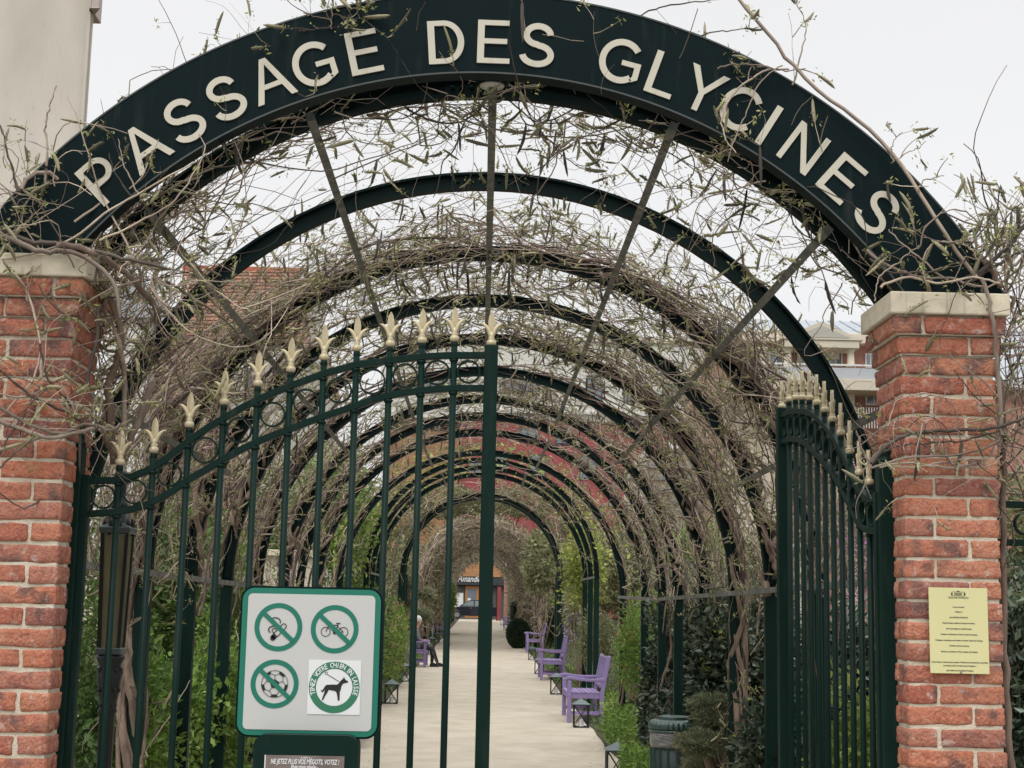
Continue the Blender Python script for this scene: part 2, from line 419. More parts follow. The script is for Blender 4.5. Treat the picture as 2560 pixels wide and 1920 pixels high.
def rail_solid(mb, pts, th, y0, y1):
    """bar of vertical thickness th following pts (x,z), between y0 and y1"""
    o = ribbon(pts, th); n = len(pts); V = []; 
    for i in range(n):
        for y in (y0, y1): V.append((o[i][0], y, o[i][1]))
        for y in (y0, y1): V.append((o[2 * n - 1 - i][0], y, o[2 * n - 1 - i][1]))
    F = []
    for i in range(n - 1):
        a = 4 * i; b = a + 4
        F += [(a, b, b + 1, a + 1), (a + 2, a + 3, b + 3, b + 2), (a, a + 2, b + 2, b), (a + 1, b + 1, b + 3, a + 3)]
    F += [(0, 1, 3, 2), (4 * n - 4, 4 * n - 2, 4 * n - 1, 4 * n - 3)]
    mb.add(V, F)
    return mb

# ================================================================ ground
def path_mat():
    m = mat('stabilised_path', (0.385, 0.335, 0.255), 0.85, col2=(0.455, 0.405, 0.32), scale=2.3, var=0.14, bump=0.6, bscale=60, stretch=(0.9, 0.8, 1), detail=11, mixpos=(0.36, 0.66))
    return m
MT['path'] = path_mat()
soil = mat('bed_soil', (0.04, 0.03, 0.02), 0.95, col2=(0.07, 0.055, 0.035), scale=5, bump=0.8, bscale=30)
lawn = mat('rough_grass', (0.04, 0.06, 0.02), 0.95, col2=(0.06, 0.085, 0.03), scale=2, bump=0.6, bscale=25)
asph = mat('street_asphalt', (0.05, 0.05, 0.05), 0.9, var=0.2, scale=20, bump=0.4, bscale=120)

def sheet(name, x0, x1, y0, y1, lift, m, sub=1):
    V = []; F = []; ny = 40
    for i in range(ny + 1):
        y = y0 + (y1 - y0) * i / ny
        V += [(x0, y, gz(y) + lift), (x1, y, gz(y) + lift)]
    F = [(2 * i, 2 * i + 1, 2 * i + 3, 2 * i + 2) for i in range(ny)]
    me = bpy.data.meshes.new(name); me.from_pydata(V, [], F); me.materials.append(m)
    o = link(name, me); o['kind'] = 'structure'; return o
sheet('ground', -300, 300, -60, 420, -0.02, lawn)
sheet('garden_bed', -9, -1.66, 6.2, 112, 0.0, soil)
sheet('garden_bed', 1.66, 9, 6.2, 112, 0.0, soil)
pv = []; pf = []; ny = 220
for i in range(ny + 1):
    y = 6.0 + (116 - 6.0) * i / ny
    for sgn in (-1, 1):
        pv.append((sgn * (1.64 + 0.05 * mnoise.noise(Vector((sgn * 3, y * 0.8, 0)))), y, gz(y) + 0.008))
pf = [(2 * i, 2 * i + 1, 2 * i + 3, 2 * i + 2) for i in range(ny)]
me = bpy.data.meshes.new('path'); me.from_pydata(pv, [], pf); me.materials.append(MT['path'])
tag(link('path', me), kind='structure')
sheet('pavement', -12, 12, -1.0, 6.0, 0.004, mat('pavement_slab', (0.26, 0.25, 0.23), 0.9, var=0.2, scale=9))
sheet('road', -60, 60, 114.5, 124, 0.004, asph)
sheet('road', -60, 60, -20, -1.0, 0.004, asph)

# ================================================================ buildings
def facade_windows(t, wins, Y, frame_m, glass_m, depth=0.12, proud=0.03):
    """wins list of (xd0,xd1,yd0,yd1): frame standing slightly proud with a recessed pane"""
    for w_ in wins:
        a = U(w_[0], w_[3], Y); b = U(w_[1], w_[2], Y); x0, x1, z0, z1 = a[0], b[0], a[2], b[2]
        fw = min(0.09, (x1 - x0) * .12)
        mb = MB()
        mb.box(x0, x0 + fw, Y - proud, Y + .05, z0, z1); mb.box(x1 - fw, x1, Y - proud, Y + .05, z0, z1)
        mb.box(x0 + fw, x1 - fw, Y - proud, Y + .05, z1 - fw, z1); mb.box(x0 + fw, x1 - fw, Y - proud, Y + .05, z0, z0 + fw)
        xm = (x0 + x1) / 2; mb.box(xm - fw / 2, xm + fw / 2, Y - proud + .004, Y + .05, z0 + fw, z1 - fw)
        wo = mb.obj('window', frame_m, t)
        MB().box(x0 + fw, x1 - fw, Y - 0.012, Y + .02, z0 + fw, z1 - fw).obj('pane', glass_m, wo)

white_r = mat('white_render', (0.62, 0.61, 0.57), 0.9, var=0.1, scale=0.6, bump=0.1, bscale=20)
beige_r = mat('beige_render', (0.48, 0.43, 0.375), 0.9, col2=(0.59, 0.54, 0.475), scale=0.6, var=0.14, bump=0.1, bscale=12, stretch=(1, 1, .4))
red_r = mat('red_cladding', (0.30, 0.055, 0.06), 0.6, var=0.15, scale=0.8)
ochre_r = mat('timber_cladding', (0.24, 0.12, 0.055), 0.7, col2=(0.32, 0.17, 0.08), scale=1.2, stretch=(.3, 1, 4))
glass = mat('window_glass', (0.16, 0.19, 0.23), 0.12, spec=0.8, var=0.3, scale=0.7)
dframe = mat('dark_window_frame', (0.03, 0.032, 0.035), 0.5)
wframe = mat('white_window_frame', (0.65, 0.65, 0.62), 0.5)
zinc = mat('zinc_roof', (0.32, 0.35, 0.38), 0.5, var=0.12, scale=0.8, metal=0.2)
tile_m = mat('brown_roof_tile', (0.16, 0.075, 0.045), 0.85, col2=(0.24, 0.12, 0.075), scale=1.5, island=0.35)
dtile_m = mat('purple_brown_tile', (0.10, 0.048, 0.045), 0.85, col2=(0.15, 0.075, 0.066), scale=1.2, island=0.35)
cream_r = mat('cream_render', (0.58, 0.52, 0.42), 0.9, var=0.08, scale=0.6)
pbrick = mat('pink_brick_wall', (0.33, 0.16, 0.12), 0.9, col2=(0.41, 0.21, 0.16), scale=2.5, var=0.15)
grey_pan = mat('grey_balcony_panel', (0.42, 0.44, 0.46), 0.5, var=0.08, scale=1)

# tall rendered building on the left
t = empty('apartment_building', (-11, 30, gz(30)), 0, 'tall plain beige rendered building rising behind the left brick pillar', 'building')
streaks(beige_r, .45, (.36, .33, .29))
def part_box(t, name, x0, x1, y0, y1, z0, z1, m, bevel=0):
    l = t.location
    return MB().box(x0 - l[0], x1 - l[0], y0 - l[1], y1 - l[1], z0 - l[2], z1 - l[2]).obj(name, m, t, bevel)
a = U(204, 0, 30); b = U(186, 280, 30)
xe = (a[0] + b[0]) / 2
def footprint(t, name, pts, z0, z1, m, bevel=0):
    l = t.location; n = len(pts)
    V = [(p[0] - l[0], p[1] - l[1], z - l[2]) for z in (z0, z1) for p in pts]
    return MB().add(V, [tuple(range(n))[::-1], tuple(range(n, 2 * n))] + [(i, (i + 1) % n, (i + 1) % n + n, i + n) for i in range(n)]).obj(name, m, t, bevel)
xw = b[0]
footprint(t, 'wall', [(xw - 9, 30), (xw, 30), (xw * 1.35 - .6, 41), (xw - 12, 41)], 0, a[2] + 3, beige_r)
c1 = U(205, 20, 29.8)
footprint(t, 'cornice', [(xw + .003, 29.75), (c1[0] + .1, 29.75), (c1[0] - .4, 30.6), (xw + .003, 30.6)], c1[2], c1[2] + 1.0, mat('gutter_zinc', (.42, .35, .32), .6), .02)
footprint(t, 'downpipe', [(xw - .1, 29.9), (xw - .04, 29.9), (xw - .04, 29.97), (xw - .1, 29.97)], 3, c1[2] + 3, beige_r)

def tile_slope(t, name, P0, P1, P2, P3, rows, cols, m, thick=0.03):
    """tiles laid between bottom edge P0-P1 and top edge P3-P2"""
    P0, P1, P2, P3 = [np.array(p, float) for p in (P0, P1, P2, P3)]
    nrm = np.cross(P1 - P0, P3 - P0); nrm /= np.linalg.norm(nrm)
    if nrm[1] > 0: nrm = -nrm
    V = []; F = []; b = 0
    l = np.array(t.location)
    for r in range(rows):
        v0, v1 = r / rows, (r + 1.12) / rows; sh = 0.5 * (r % 2)
        for c in range(-1, cols + 1):
            u0, u1 = (c + sh) / cols, (c + sh + 0.95) / cols
            u0, u1 = max(0, u0), min(1, u1)
            if u1 - u0 < 0.2 / cols: continue
            q = []
            for (u, v, h) in ((u0, v0, thick), (u1, v0, thick), (u1, min(v1, 1), 0.006), (u0, min(v1, 1), 0.006), (u0, v0, 0.0), (u1, v0, 0.0)):
                A = P0 + (P1 - P0) * u; B = P3 + (P2 - P3) * u
                q.append(A + (B - A) * v + nrm * (h + rng.random() * .006) - l)
            V += q; F += [(b, b + 1, b + 2, b + 3), (b + 4, b + 5, b + 1, b)]; b += 6
    o = link(name, np_mesh(name, V, F, m, False), t); o['kind'] = 'stuff'
    return o

# tiled house on the left
YH = 26
t = empty('tiled_house', (-6, YH, gz(YH)), 0, 'house with brown tiled roof and purple brown tiled wall seen through vines on the left', 'house')
def UL(x, y, Y, t): 
    return U(x, y, Y)
bl = U(385, 735, YH); br = U(650, 740, YH); tr = U(662, 585, YH + 3); tl = U(395, 583, YH + 3)
l = t.location
MB().add([tuple(np.array(p) - np.array(l)) for p in (bl, br, tr, tl, bl + [0, 8, 0], br + [0, 8, 0])], [(0, 1, 2, 3), (3, 2, 5, 4), (1, 5, 2), (0, 3, 4)]).obj('roof', tile_m, t)
tile_slope(t, 'roof_tiles', bl, br, tr, tl, 20, 26, tile_m)
part_box(t, 'ridge', tl[0], tr[0], YH + 2.95, YH + 3.1, tl[2] - .03, tl[2] + .09, mat('orange_ridge_tile', (.42, .13, .07), .8))
part_box(t, 'chimney', tr[0] + .02, tr[0] + .4, YH + 2, YH + 3, tr[2] - 2, tr[2] - .3, white_r)
part_box(t, 'wall', bl[0] + .1, br[0] - .1, YH + .25, YH + 8, 0, bl[2] - .02, white_r)
# dormer with zinc cheeks
a = U(536, 830, YH - .1); b = U(640, 735, YH - .1)
facade_windows(t, [], YH, wframe, glass)
for (x0, x1, y0, y1) in ((470, 500, 765, 805), (520, 560, 790, 850), (590, 625, 760, 810)):
    a = U(x0, y1, YH); b = U(x1, y0, YH)
    wo = MB().box(a[0] - l[0], b[0] - l[0], -0.2, .3, a[2] - l[2], b[2] - l[2]).obj('window', wframe, t, .02)
    MB().box(a[0] - l[0] + .08, b[0] - l[0] - .08, -0.23, -.19, a[2] - l[2] + .08, b[2] - l[2] - .08).obj('pane', glass, wo)
bl = U(225, 1210, YH - 2); br = U(560, 1210, YH - 4); tr = U(470, 745, YH - 2.2); tl = U(330, 700, YH - 1.5)
MB().add([tuple(np.array(p) - np.array(l)) for p in (bl, br, tr, tl)], [(0, 1, 2, 3)]).obj('tile_hung_wall', dtile_m, t)
tile_slope(t, 'wall_tiles', bl, br, tr, tl, 46, 34, dtile_m)
a = U(228, 820, YH - 2.3); b = U(330, 610, YH - 2.3)
part_box(t, 'gable_wall', a[0], b[0], YH - 2.3, YH + 3, 0, b[2] - .6, white_r)
gp = [(a[0] - .1 - l[0], b[2] - .6 - l[2]), (b[0] + .1 - l[0], b[2] - .6 - l[2]), ((a[0] + b[0]) / 2 - l[0], b[2] + .2 - l[2])]
MB().prism(gp, -2.4, 3).obj('gable', zinc, t)

# low garden wall on the left
t = empty('garden_wall', (-5.2, 19, gz(19)), 0, 'low cream garden wall with coping behind white flowers left of the arcade', 'wall')
a = U(500, 1262, 19); b = U(640, 1192, 19)
part_box(t, 'wall', a[0] - 2.2, b[0] + .2, 19, 19.25, 0, b[2] - .06, cream_r)
part_box(t, 'coping', a[0] - 2.25, b[0] + .24, 18.93, 19.3, b[2] - .06, b[2] + .02, MT['stone'], .01)

# white and red building closing the view
YB = 128
t = empty('office_building', (4, YB, gz(YB)), 0, 'large building with white top floor over red clad floors closing the view beyond the arches', 'building')
a = U(820, 900, YB); b = U(1560, 745, YB)
part_box(t, 'white_wall', a[0], b[0], YB, YB + 14, a[2], b[2], white_r)
part_box(t, 'parapet', a[0] - .2, b[0] + .2, YB - .25, YB + 14, b[2], b[2] + .35, cream_r)
a2 = U(985, 1300, YB); b2 = U(1445, 899, YB)
part_box(t, 'red_wall', a2[0], b2[0], YB + .3, YB + 14, 0, b2[2], red_r)
a3 = U(820, 1300, YB); b3 = U(992, 935, YB)
part_box(t, 'timber_wall', a3[0], b3[0], YB - .6, YB + 14, 0, b3[2], ochre_r)
part_box(t, 'ledge', a2[0] - .3, b2[0] + .2, YB - .35, YB + .3, b2[2] - .06, b2[2] + .22, white_r)
l = t.location
def win2(t, x0, x1, y0, y1, Y, fm, gm, nm='window'):
    l = t.location; a = U(x0, y1, Y); b = U(x1, y0, Y); fw = max(.05, (b[0] - a[0]) * .09)
    w_ = MB()
    w_.box(a[0] - l[0], b[0] - l[0], Y - l[1] - .12, Y - l[1] - .02, a[2] - l[2], b[2] - l[2]); wo = w_.obj(nm, fm, t)
    xm = (a[0] + b[0]) / 2
    MB().box(a[0] - l[0] + fw, xm - l[0] - fw / 2, Y - l[1] - .14, Y - l[1] - .11, a[2] - l[2] + fw, b[2] - l[2] - fw).obj('pane', gm, wo)
    MB().box(xm - l[0] + fw / 2, b[0] - l[0] - fw, Y - l[1] - .14, Y - l[1] - .11, a[2] - l[2] + fw, b[2] - l[2] - fw).obj('pane', gm, wo)
for q in ((1085, 1165, 808, 850), (1266, 1302, 812, 868), (1346, 1380, 838, 868), (900, 960, 815, 850), (1430, 1470, 830, 868)):
    win2(t, *q, YB, dframe, glass)
for q in ((1200, 1232, 925, 960), (1345, 1380, 900, 945), (1070, 1097, 986, 1020), (1143, 1180, 982, 1030), (1250, 1290, 985, 1035), (1010, 1040, 990, 1030), (1030, 1075, 1110, 1130), (1120, 1160, 925, 955)):
    win2(t, *q, YB + .3, dframe, glass)
# balcony floors at the right
t = empty('balcony_block', (12, 62, gz(62)), 0, 'pale block with stacked slatted balconies behind the right side of the arcade', 'building')
a = U(1395, 1260, 62); b = U(1600, 972, 62)
part_box(t, 'wall', a[0], b[0], 62, 72, 0, b[2], cream_r)
for k in range(11):
    z = b[2] - .35 - k * .5
    if z < 1.5: break
    part_box(t, 'slat', a[0] - .05, b[0] + .05, 61.75, 61.95, z, z + .22, mat('slat_grey', (.30, .31, .30), .7) if k == 0 else bpy.data.materials['slat_grey'])
# pediment building on the right
YP = 55
t = empty('pediment_building', (13, YP, gz(YP)), 0, 'pink brick apartment building with pediment, white columns and grey balcony right of the arches', 'building')
l = t.location
a = U(1575, 1180, YP); b = U(2260, 752, YP)
part_box(t, 'wall', a[0], b[0], YP + 1, YP + 12, 0, b[2] + .2, pbrick)
part_box(t, 'cornice', a[0] - .2, b[0] + .2, YP + .5, YP + 12.2, b[2] + .1, b[2] + .5, cream_r, .03)
r0 = b[2] + .5; zr = U(1790, 704, YP + 5)[2] + .2
MB().add([tuple(np.array(p) - np.array(l)) for p in ((a[0] - .2, YP + .6, r0), (b[0] + .2, YP + .6, r0), (b[0] - 1.0, YP + 5, zr), (a[0] + 1.2, YP + 5, zr), (a[0] - .2, YP + 11, r0), (b[0] + .2, YP + 11, r0))],
         [(0, 1, 2, 3), (3, 2, 5, 4), (1, 5, 2), (0, 3, 4)]).obj('roof', zinc, t)
for k in range(22):
    u_ = k / 21.0; x0 = a[0] + (b[0] - a[0]) * u_; x1 = a[0] + 1.2 + (b[0] - 1.0 - a[0] - 1.2) * u_
    MB().bar((x0 - l[0], YP + .6 - l[1], r0 - l[2] + .02), (x1 - l[0], YP + 5 - l[1], zr - l[2] + .02), .05, .05).obj('roof_seam', zinc, t)
e0 = U(1690, 746, YP); e1 = U(1852, 735, YP); zt = U(1772, 698, YP)[2]; ze = U(1772, 737, YP)[2]; zb = U(1772, 748, YP)[2]
part_box(t, 'entablature', e0[0], e1[0], YP - .3, YP + .9, zb - .1, ze - .01, cream_r, .02)
MB().prism([(e0[0] - l[0] - .15, ze - l[2]), (e1[0] - l[0] + .15, ze - l[2]), ((e0[0] + e1[0]) / 2 - l[0], zt - l[2])], -.35, .9).obj('pediment', cream_r, t)
MB().prism([(e0[0] - l[0] + .35, ze - l[2] + .08), (e1[0] - l[0] - .35, ze - l[2] + .08), ((e0[0] + e1[0]) / 2 - l[0], zt - l[2] - .16)], -.365, -.36).obj('tympanum', mat('tympanum_grey', (.42, .40, .36), .9), t)
part_box(t, 'lower_wall', a[0] - .1, U(1700, 900, YP)[0], YP + .7, YP + 1.0, 0, U(1650, 868, YP)[2], cream_r)
for xd in (1648, 1702, 1838):
    p = U(xd, 795, YP); MB().lathe([(.2, 0), (.2, .06), (.15, .1), (.13, zb - .2 - p[2]), (.19, zb - .12 - p[2]), (.19, zb - .1 - p[2])], (p[0] - l[0], 0, p[2] - l[2]), 12).obj('column', cream_r, t)
zb1 = U(1780, 794, YP)[2]; zb0 = U(1780, 821, YP)[2]
part_box(t, 'balcony_panel', a[0], b[0] - 4.2, YP - .5, YP - .45, zb0, zb1 - .08, grey_pan)
part_box(t, 'handrail', a[0], b[0] - 4.2, YP - .52, YP - .43, zb1, zb1 + .06, wframe)
for k in range(9):
    x = a[0] + .2 + k * 1.1; part_box(t, 'baluster', x, x + .05, YP - .44, YP - .40, zb0, zb1, wframe)
part_box(t, 'balcony_slab', a[0], b[0] - 4, YP - .6, YP + 1, zb0 - .45, zb0 - .02, cream_r, .02)
for xd in (1660, 1735, 1845):
    p = U(xd, 940, YP); part_box(t, 'pilaster', p[0] - .15, p[0] + .15, YP + .4, YP + 1.05, 0, zb0 - .45, cream_r)
for q in ((1660, 1690, 755, 793), (1722, 1748, 760, 793), (1790, 1818, 762, 792), (1868, 1890, 765, 795), (1690, 1715, 845, 890), (1775, 1805, 845, 890), (1868, 1905, 848, 876), (1668, 1712, 930, 965), (2195, 2225, 800, 850)):
    win2(t, *q, YP + 1, wframe, glass)
part_box(t, 'blind', U(1785, 760, YP)[0], U(1824, 760, YP)[0], YP + .8, YP + .9, U(1800, 768, YP)[2], U(1800, 752, YP)[2], cream_r)
for k in range(14):
    x = U(1835, 900, YP)[0] + k * .1; part_box(t, 'balcony_rod', x, x + .03, YP - .1, YP - .06, U(1850, 925, YP)[2], U(1850, 880, YP)[2], wframe)
t = empty('zinc_roofed_house', (30, 48, gz(48)), 0, 'grey zinc roofed house seen past the outer side of the right pillar', 'house')
a = U(2160, 860, 48); b = U(2320, 800, 48)
part_box(t, 'wall', a[0], b[0], 48, 56, 0, a[2] + .3, pbrick)
l = t.location
zt = U(2200, 752, 52)[2]
MB().add([tuple(np.array(p) - np.array(l)) for p in ((a[0] - .5, 47.6, a[2] + .3), (b[0], 47.6, a[2] + .3), (b[0], 52, zt + .5), (a[0] + .2, 52, zt), (a[0] - .5, 56.4, a[2] + .3), (b[0], 56.4, a[2] + .3))], [(0, 1, 2, 3), (3, 2, 5, 4), (0, 3, 4)]).obj('roof', zinc, t)

# shop at the far end
YS = 125
t = empty('shop', (-.3, YS, gz(YS)), 0, 'timber fronted shop with black fascia reading Amandine at the far end of the path', 'shop')
l = t.location
wood_l = mat('shop_timber', (0.36, 0.17, 0.07), 0.6, col2=(0.45, 0.23, 0.10), scale=1.5, stretch=(.3, 1, 5))
fa = U(975, 1245, YS); fb = U(1094, 1203, YS)
part_box(t, 'timber_front', fa[0], fb[0], YS - .5, YS + 5, fa[2], fb[2], wood_l, .02)
part_box(t, 'roof_edge', fa[0] + .8, fb[0] - .8, YS - .4, YS + 5, fb[2], fb[2] + .18, cream_r)
fc = U(975, 1263, YS); part_box(t, 'fascia', fa[0], fb[0], YS - .45, YS + 5, fc[2], fa[2] - .01, mat('black_fascia', (.035, .037, .04), .5))
fd = U(975, 1340, YS); part_box(t, 'front_wall', fa[0], fb[0], YS, YS + 5, 0, fc[2], mat('shop_wall_dark', (.07, .06, .055), .7))
da = U(1004, 1335, YS); db = U(1036, 1266, YS)
do = MB().box(da[0] - l[0], db[0] - l[0], -.12, -.01, da[2] - l[2], db[2] - l[2]).obj('door', mat('orange_door_frame', (.45, .18, .04), .5), t, .01)
pa = U(1008, 1330, YS); pb = U(1029, 1272, YS)
MB().box(pa[0] - l[0], pb[0] - l[0], -.15, -.125, pa[2] - l[2], pb[2] - l[2]).obj('door_glass', glass, do)
wa = U(980, 1312, YS); wb = U(1001, 1281, YS)
MB().box(wa[0] - l[0], wb[0] - l[0], -.1, -.01, wa[2] - l[2], wb[2] - l[2]).obj('white_panel', mat('white_panel', (.7, .7, .68), .6), t)
wa = U(1010, 1298, YS); wb = U(1017, 1292, YS)
MB().box(wa[0] - l[0], wb[0] - l[0], -.17, -.155, wa[2] - l[2], wb[2] - l[2]).obj('notice', bpy.data.materials['white_panel'], t)
tm = text_mesh('Amandine', 0.72, 0.03, mat('white_lettering', (.8, .8, .8), .5), 'lettering', 'LEFT', shear=.35, bold=.006)
for v in tm.vertices: v.co.x *= .74
p = U(989, 1257.5, YS); link('lettering', tm, t, None, (p[0] - l[0], -.5, p[2] - l[2] + .05))

# car at the far end
t = empty('parked_car', (0, 117.5, gz(117.5) + .01), 0, 'dark navy hatchback car parked across the far end of the path', 'car')
car_m = mat('navy_car_paint', (0.008, 0.010, 0.022), 0.2, coat=.6); tyre = mat('tyre_rubber', (.02, .02, .02), .9); rim = mat('alloy_rim', (.4, .4, .42), .3, metal=.8)
body = [(-2.0, .35), (-2.02, .62), (-1.9, .8), (-1.2, .93), (-.6, .98), (1.2, 1.0), (1.75, .98), (1.88, .8), (1.9, .4), (1.8, .25), (-1.85, .25)]
MB().prism(body, -.85, .85).obj('body', car_m, t, .05, 3)
cab = [(-1.15, .93), (-.45, 1.40), (-.1, 1.48), (.9, 1.46), (1.45, 1.25), (1.72, .97)]
MB().prism(cab, -.72, .72).obj('roof', car_m, t, .05, 3)
for pts in ([(-.92, 1.0), (-.42, 1.34), (.02, 1.39), (.02, 1.0)], [(.1, 1.0), (.1, 1.39), (.75, 1.37), (.8, 1.0)], [(.88, 1.02), (.85, 1.35), (1.25, 1.2), (1.45, 1.03)]):
    MB().prism(pts, -.735, -.722).obj('side_window', mat('car_glass', (.20, .24, .24), .1, spec=.9) if 'car_glass' not in bpy.data.materials else bpy.data.materials['car_glass'], t)
for x in (-1.25, 1.2):
    w_ = MB(); w_.tube([(x, -.9, .31), (x, -.68, .31)], .31, 20); wo = w_.obj('wheel', tyre, t)
    MB().tube([(x, -.912, .31), (x, -.89, .31)], .19, 16).obj('rim', rim, wo)
    MB().tube([(x, .68, .31), (x, .9, .31)], .31, 20).obj('wheel', tyre, t)
MB().box(-.95, -.83, -1.0, -.85, .96, 1.1).obj('mirror', car_m, t, .02)
MB().box(1.84, 1.92, -.84, -.55, .75, .95).obj('tail_light', mat('tail_light', (.4, .02, .02), .3), t)
MB().box(-.3, -.1, -.87, -.852, .82, .85).obj('door_handle', rim, t)
t.location = (U(1022, 1340, 117.5)[0], 117.5, gz(117.5) + .01)

# open iron gate and red panels at the far end
t = empty('iron_gate', (1.5, 112, gz(112)), 0, 'open dark iron gate leaf standing before red panels at the far end of the path', 'gate')
for k in range(9):
    x = -.1 + k * .0; y = k * .26; h = 2.75 - .25 * math.sin(k / 8 * PI)
    MB().bar((0, -y, 0), (0, -y, h), .04, .04).obj('bar', MT['green'], t)
MB().tube([(0, -k * .26, 2.65 - .25 * math.sin(k / 8 * PI)) for k in range(9)], .03, 6).obj('rail', MT['green'], t)
MB().tube([(0, -k * .26, .3) for k in range(9)], .03, 6).obj('rail', MT['green'], t)
MB().box(.05, .32, .3, .4, 0, 2.5).obj('red_panel', red_r, t)
t.location = (U(1072, 1335, 112)[0], 112, gz(112))
t = empty('brick_pillar', (1.9, 112.5, gz(112)), 0, 'narrow far brick pillar right of the open gate at the end of the path', 'pillar')
MB().box(-.2, .2, -.2, .2, 0, 3.1).obj('shaft', pbrick, t); MB().box(-.25, .25, -.25, .25, 3.1, 3.25).obj('cap', MT['stone'], t)

# ================================================================ pergola
ZC = 2.09; RO = 1.955; RI = 1.872; RM = 1.913
AY = [5.78, 7.1]
for yv in (548, 650, 733):
    # distances where an arch of this size has its crown at the measured height
    lo, hi = 6, 60
    for _ in range(40):
        mid = (lo + hi) / 2
        if U(1060, yv, mid)[2] < ZC + RM: lo = mid
        else: hi = mid
    AY.append(lo)
AY = AY[:5] + [12.9, 14.6, 15.9, 17.6, 20.3, 25.0, 26.4, 27.8]
def zoff(y): return np.interp(y, [16, 20.3, 25, 27.8, 36.6, 52, 110], [0, .08, .46, .475, .76, .886, 1.64])
def zc(y): return ZC + float(zoff(y))
def shell(th, y, r):
    """map angle from the crown, distance and radius to a point; below the springing the shell goes straight down"""
    th = np.asarray(th, float); s = np.sign(th); a = np.abs(th)
    x = np.where(a <= PI / 2, r * np.sin(th), s * r); z = np.where(a <= PI / 2, r * np.cos(th), -(a - PI / 2) * RM)
    return np.stack([x, np.asarray(y, float) + 0 * x, z + ZC + zoff(y)], -1)

def ibeam_arch(mb, y, z0, ro=RO, ri=RI, wdt=0.055, n=56):
    sec = [(ro, -wdt / 2), (ro, wdt / 2), (ro - .012, wdt / 2), (ro - .016, .006), (ri + .016, .006), (ri + .012, wdt / 2), (ri, wdt / 2), (ri, -wdt / 2), (ri + .012, -wdt / 2), (ri + .016, -.006), (ro - .016, -.006), (ro - .012, -wdt / 2)]
    m_ = len(sec); V = []
    for i in range(n + 1):
        a = PI * i / n - PI / 2
        V += [(q * math.sin(a), dy + y, z0 + q * math.cos(a)) for q, dy in sec]
    F = [(i * m_ + j, i * m_ + (j + 1) % m_, (i + 1) * m_ + (j + 1) % m_, (i + 1) * m_ + j) for i in range(n) for j in range(m_)]
    F += [tuple(range(m_)), tuple(range(n * m_, (n + 1) * m_))[::-1]]
    mb.add(V, F); return mb

perg = empty('pergola', (0, 0, 0), 0, 'long dark green iron pergola of round arches carrying wisteria over the path', 'pergola')
rivet = MB().ball((0, 0, 0), .011, .008, .011, 8, 4).mesh('rivet', MT['rib'])
for i, y in enumerate(AY):
    z0 = zc(y)
    rb = ibeam_arch(MB(), y, z0).obj('arch_rib', MT['rib'], perg)
    for sg in (-1, 1):
        po = MB().box(sg * RM - .043, sg * RM + .043, y - .035, y + .035, gz(y) - .03, z0 - .012).obj('post', MT['green'], perg, .004, 1)
        MB().box(sg * RM - .055, sg * RM + .055, y - .045, y + .045, z0 - .012, z0 + .006).obj('joint_plate', MT['rib'], perg)
        if i < 7:
            rv = link('rivet', rivet, rb, None, (sg * RM, y - .01, z0 + .05))
    if i < 9:
        # splice plate and rivets at the crown
        pl = MB()
        for sg in (-1, 1):
            pts = [((RM - .03) * math.sin(a_), z0 + (RM - .03) * math.cos(a_)) for a_ in np.linspace(sg * .002, sg * .10, 5)] + [((RM + .03) * math.sin(a_), z0 + (RM + .03) * math.cos(a_)) for a_ in np.linspace(sg * .10, sg * .002, 5)]
            pl.prism(pts, y - .012, y - .0065)
        pl.obj('splice_plate', MT['rib'], rb)
        for q in (-.085, -.065, -.045, -.022, .022, .045, .065, .085):
            link('rivet', rivet, rb, None, (RM * math.sin(q), y - .014, z0 + RM * math.cos(q)))
PTH = [-90, -67.5, -45, -22.5, 0, 22.5, 45, 67.5, 90]
for d in PTH:
    a = R_(d); r = RI - .018
    y0, y1 = 5.6, (16.2 if abs(d) in (0, 90) else 10.0 if abs(d) == 67.5 else 14.7)
    pts = [(r * math.sin(a), y, zc(y) + r * math.cos(a)) for y in (y0, 8.5, (8.5 + y1) / 2, y1)]
    mb = MB()
    for p, q in zip(pts[:-1], pts[1:]): mb.bar(p, q, .034, .034, up=(math.sin(a), 0, math.cos(a)))
    mb.obj('purlin', MT['purlin'], perg)
    if d in (-67.5, 67.5, -45, 45): continue
    pts = [(r * math.sin(a), y, zc(y) + r * math.cos(a)) for y in (16.3, 20.3)]
    MB().bar(*pts, .034, .034, up=(math.sin(a), 0, math.cos(a))).obj('purlin', MT['purlin'], perg)
    pts = [(r * math.sin(a), y, zc(y) + r * math.cos(a)) for y in (24.9, 27.9)]
    MB().bar(*pts, .034, .034, up=(math.sin(a), 0, math.cos(a))).obj('purlin', MT['purlin'], perg)
    for y in AY[1:7]:
        sx_ = .045
        link('rivet', rivet, perg, None, ((r + .03) * math.sin(a + sx_ * .8), y - .01, zc(y) + (r + .04) * math.cos(a + sx_ * .8)))

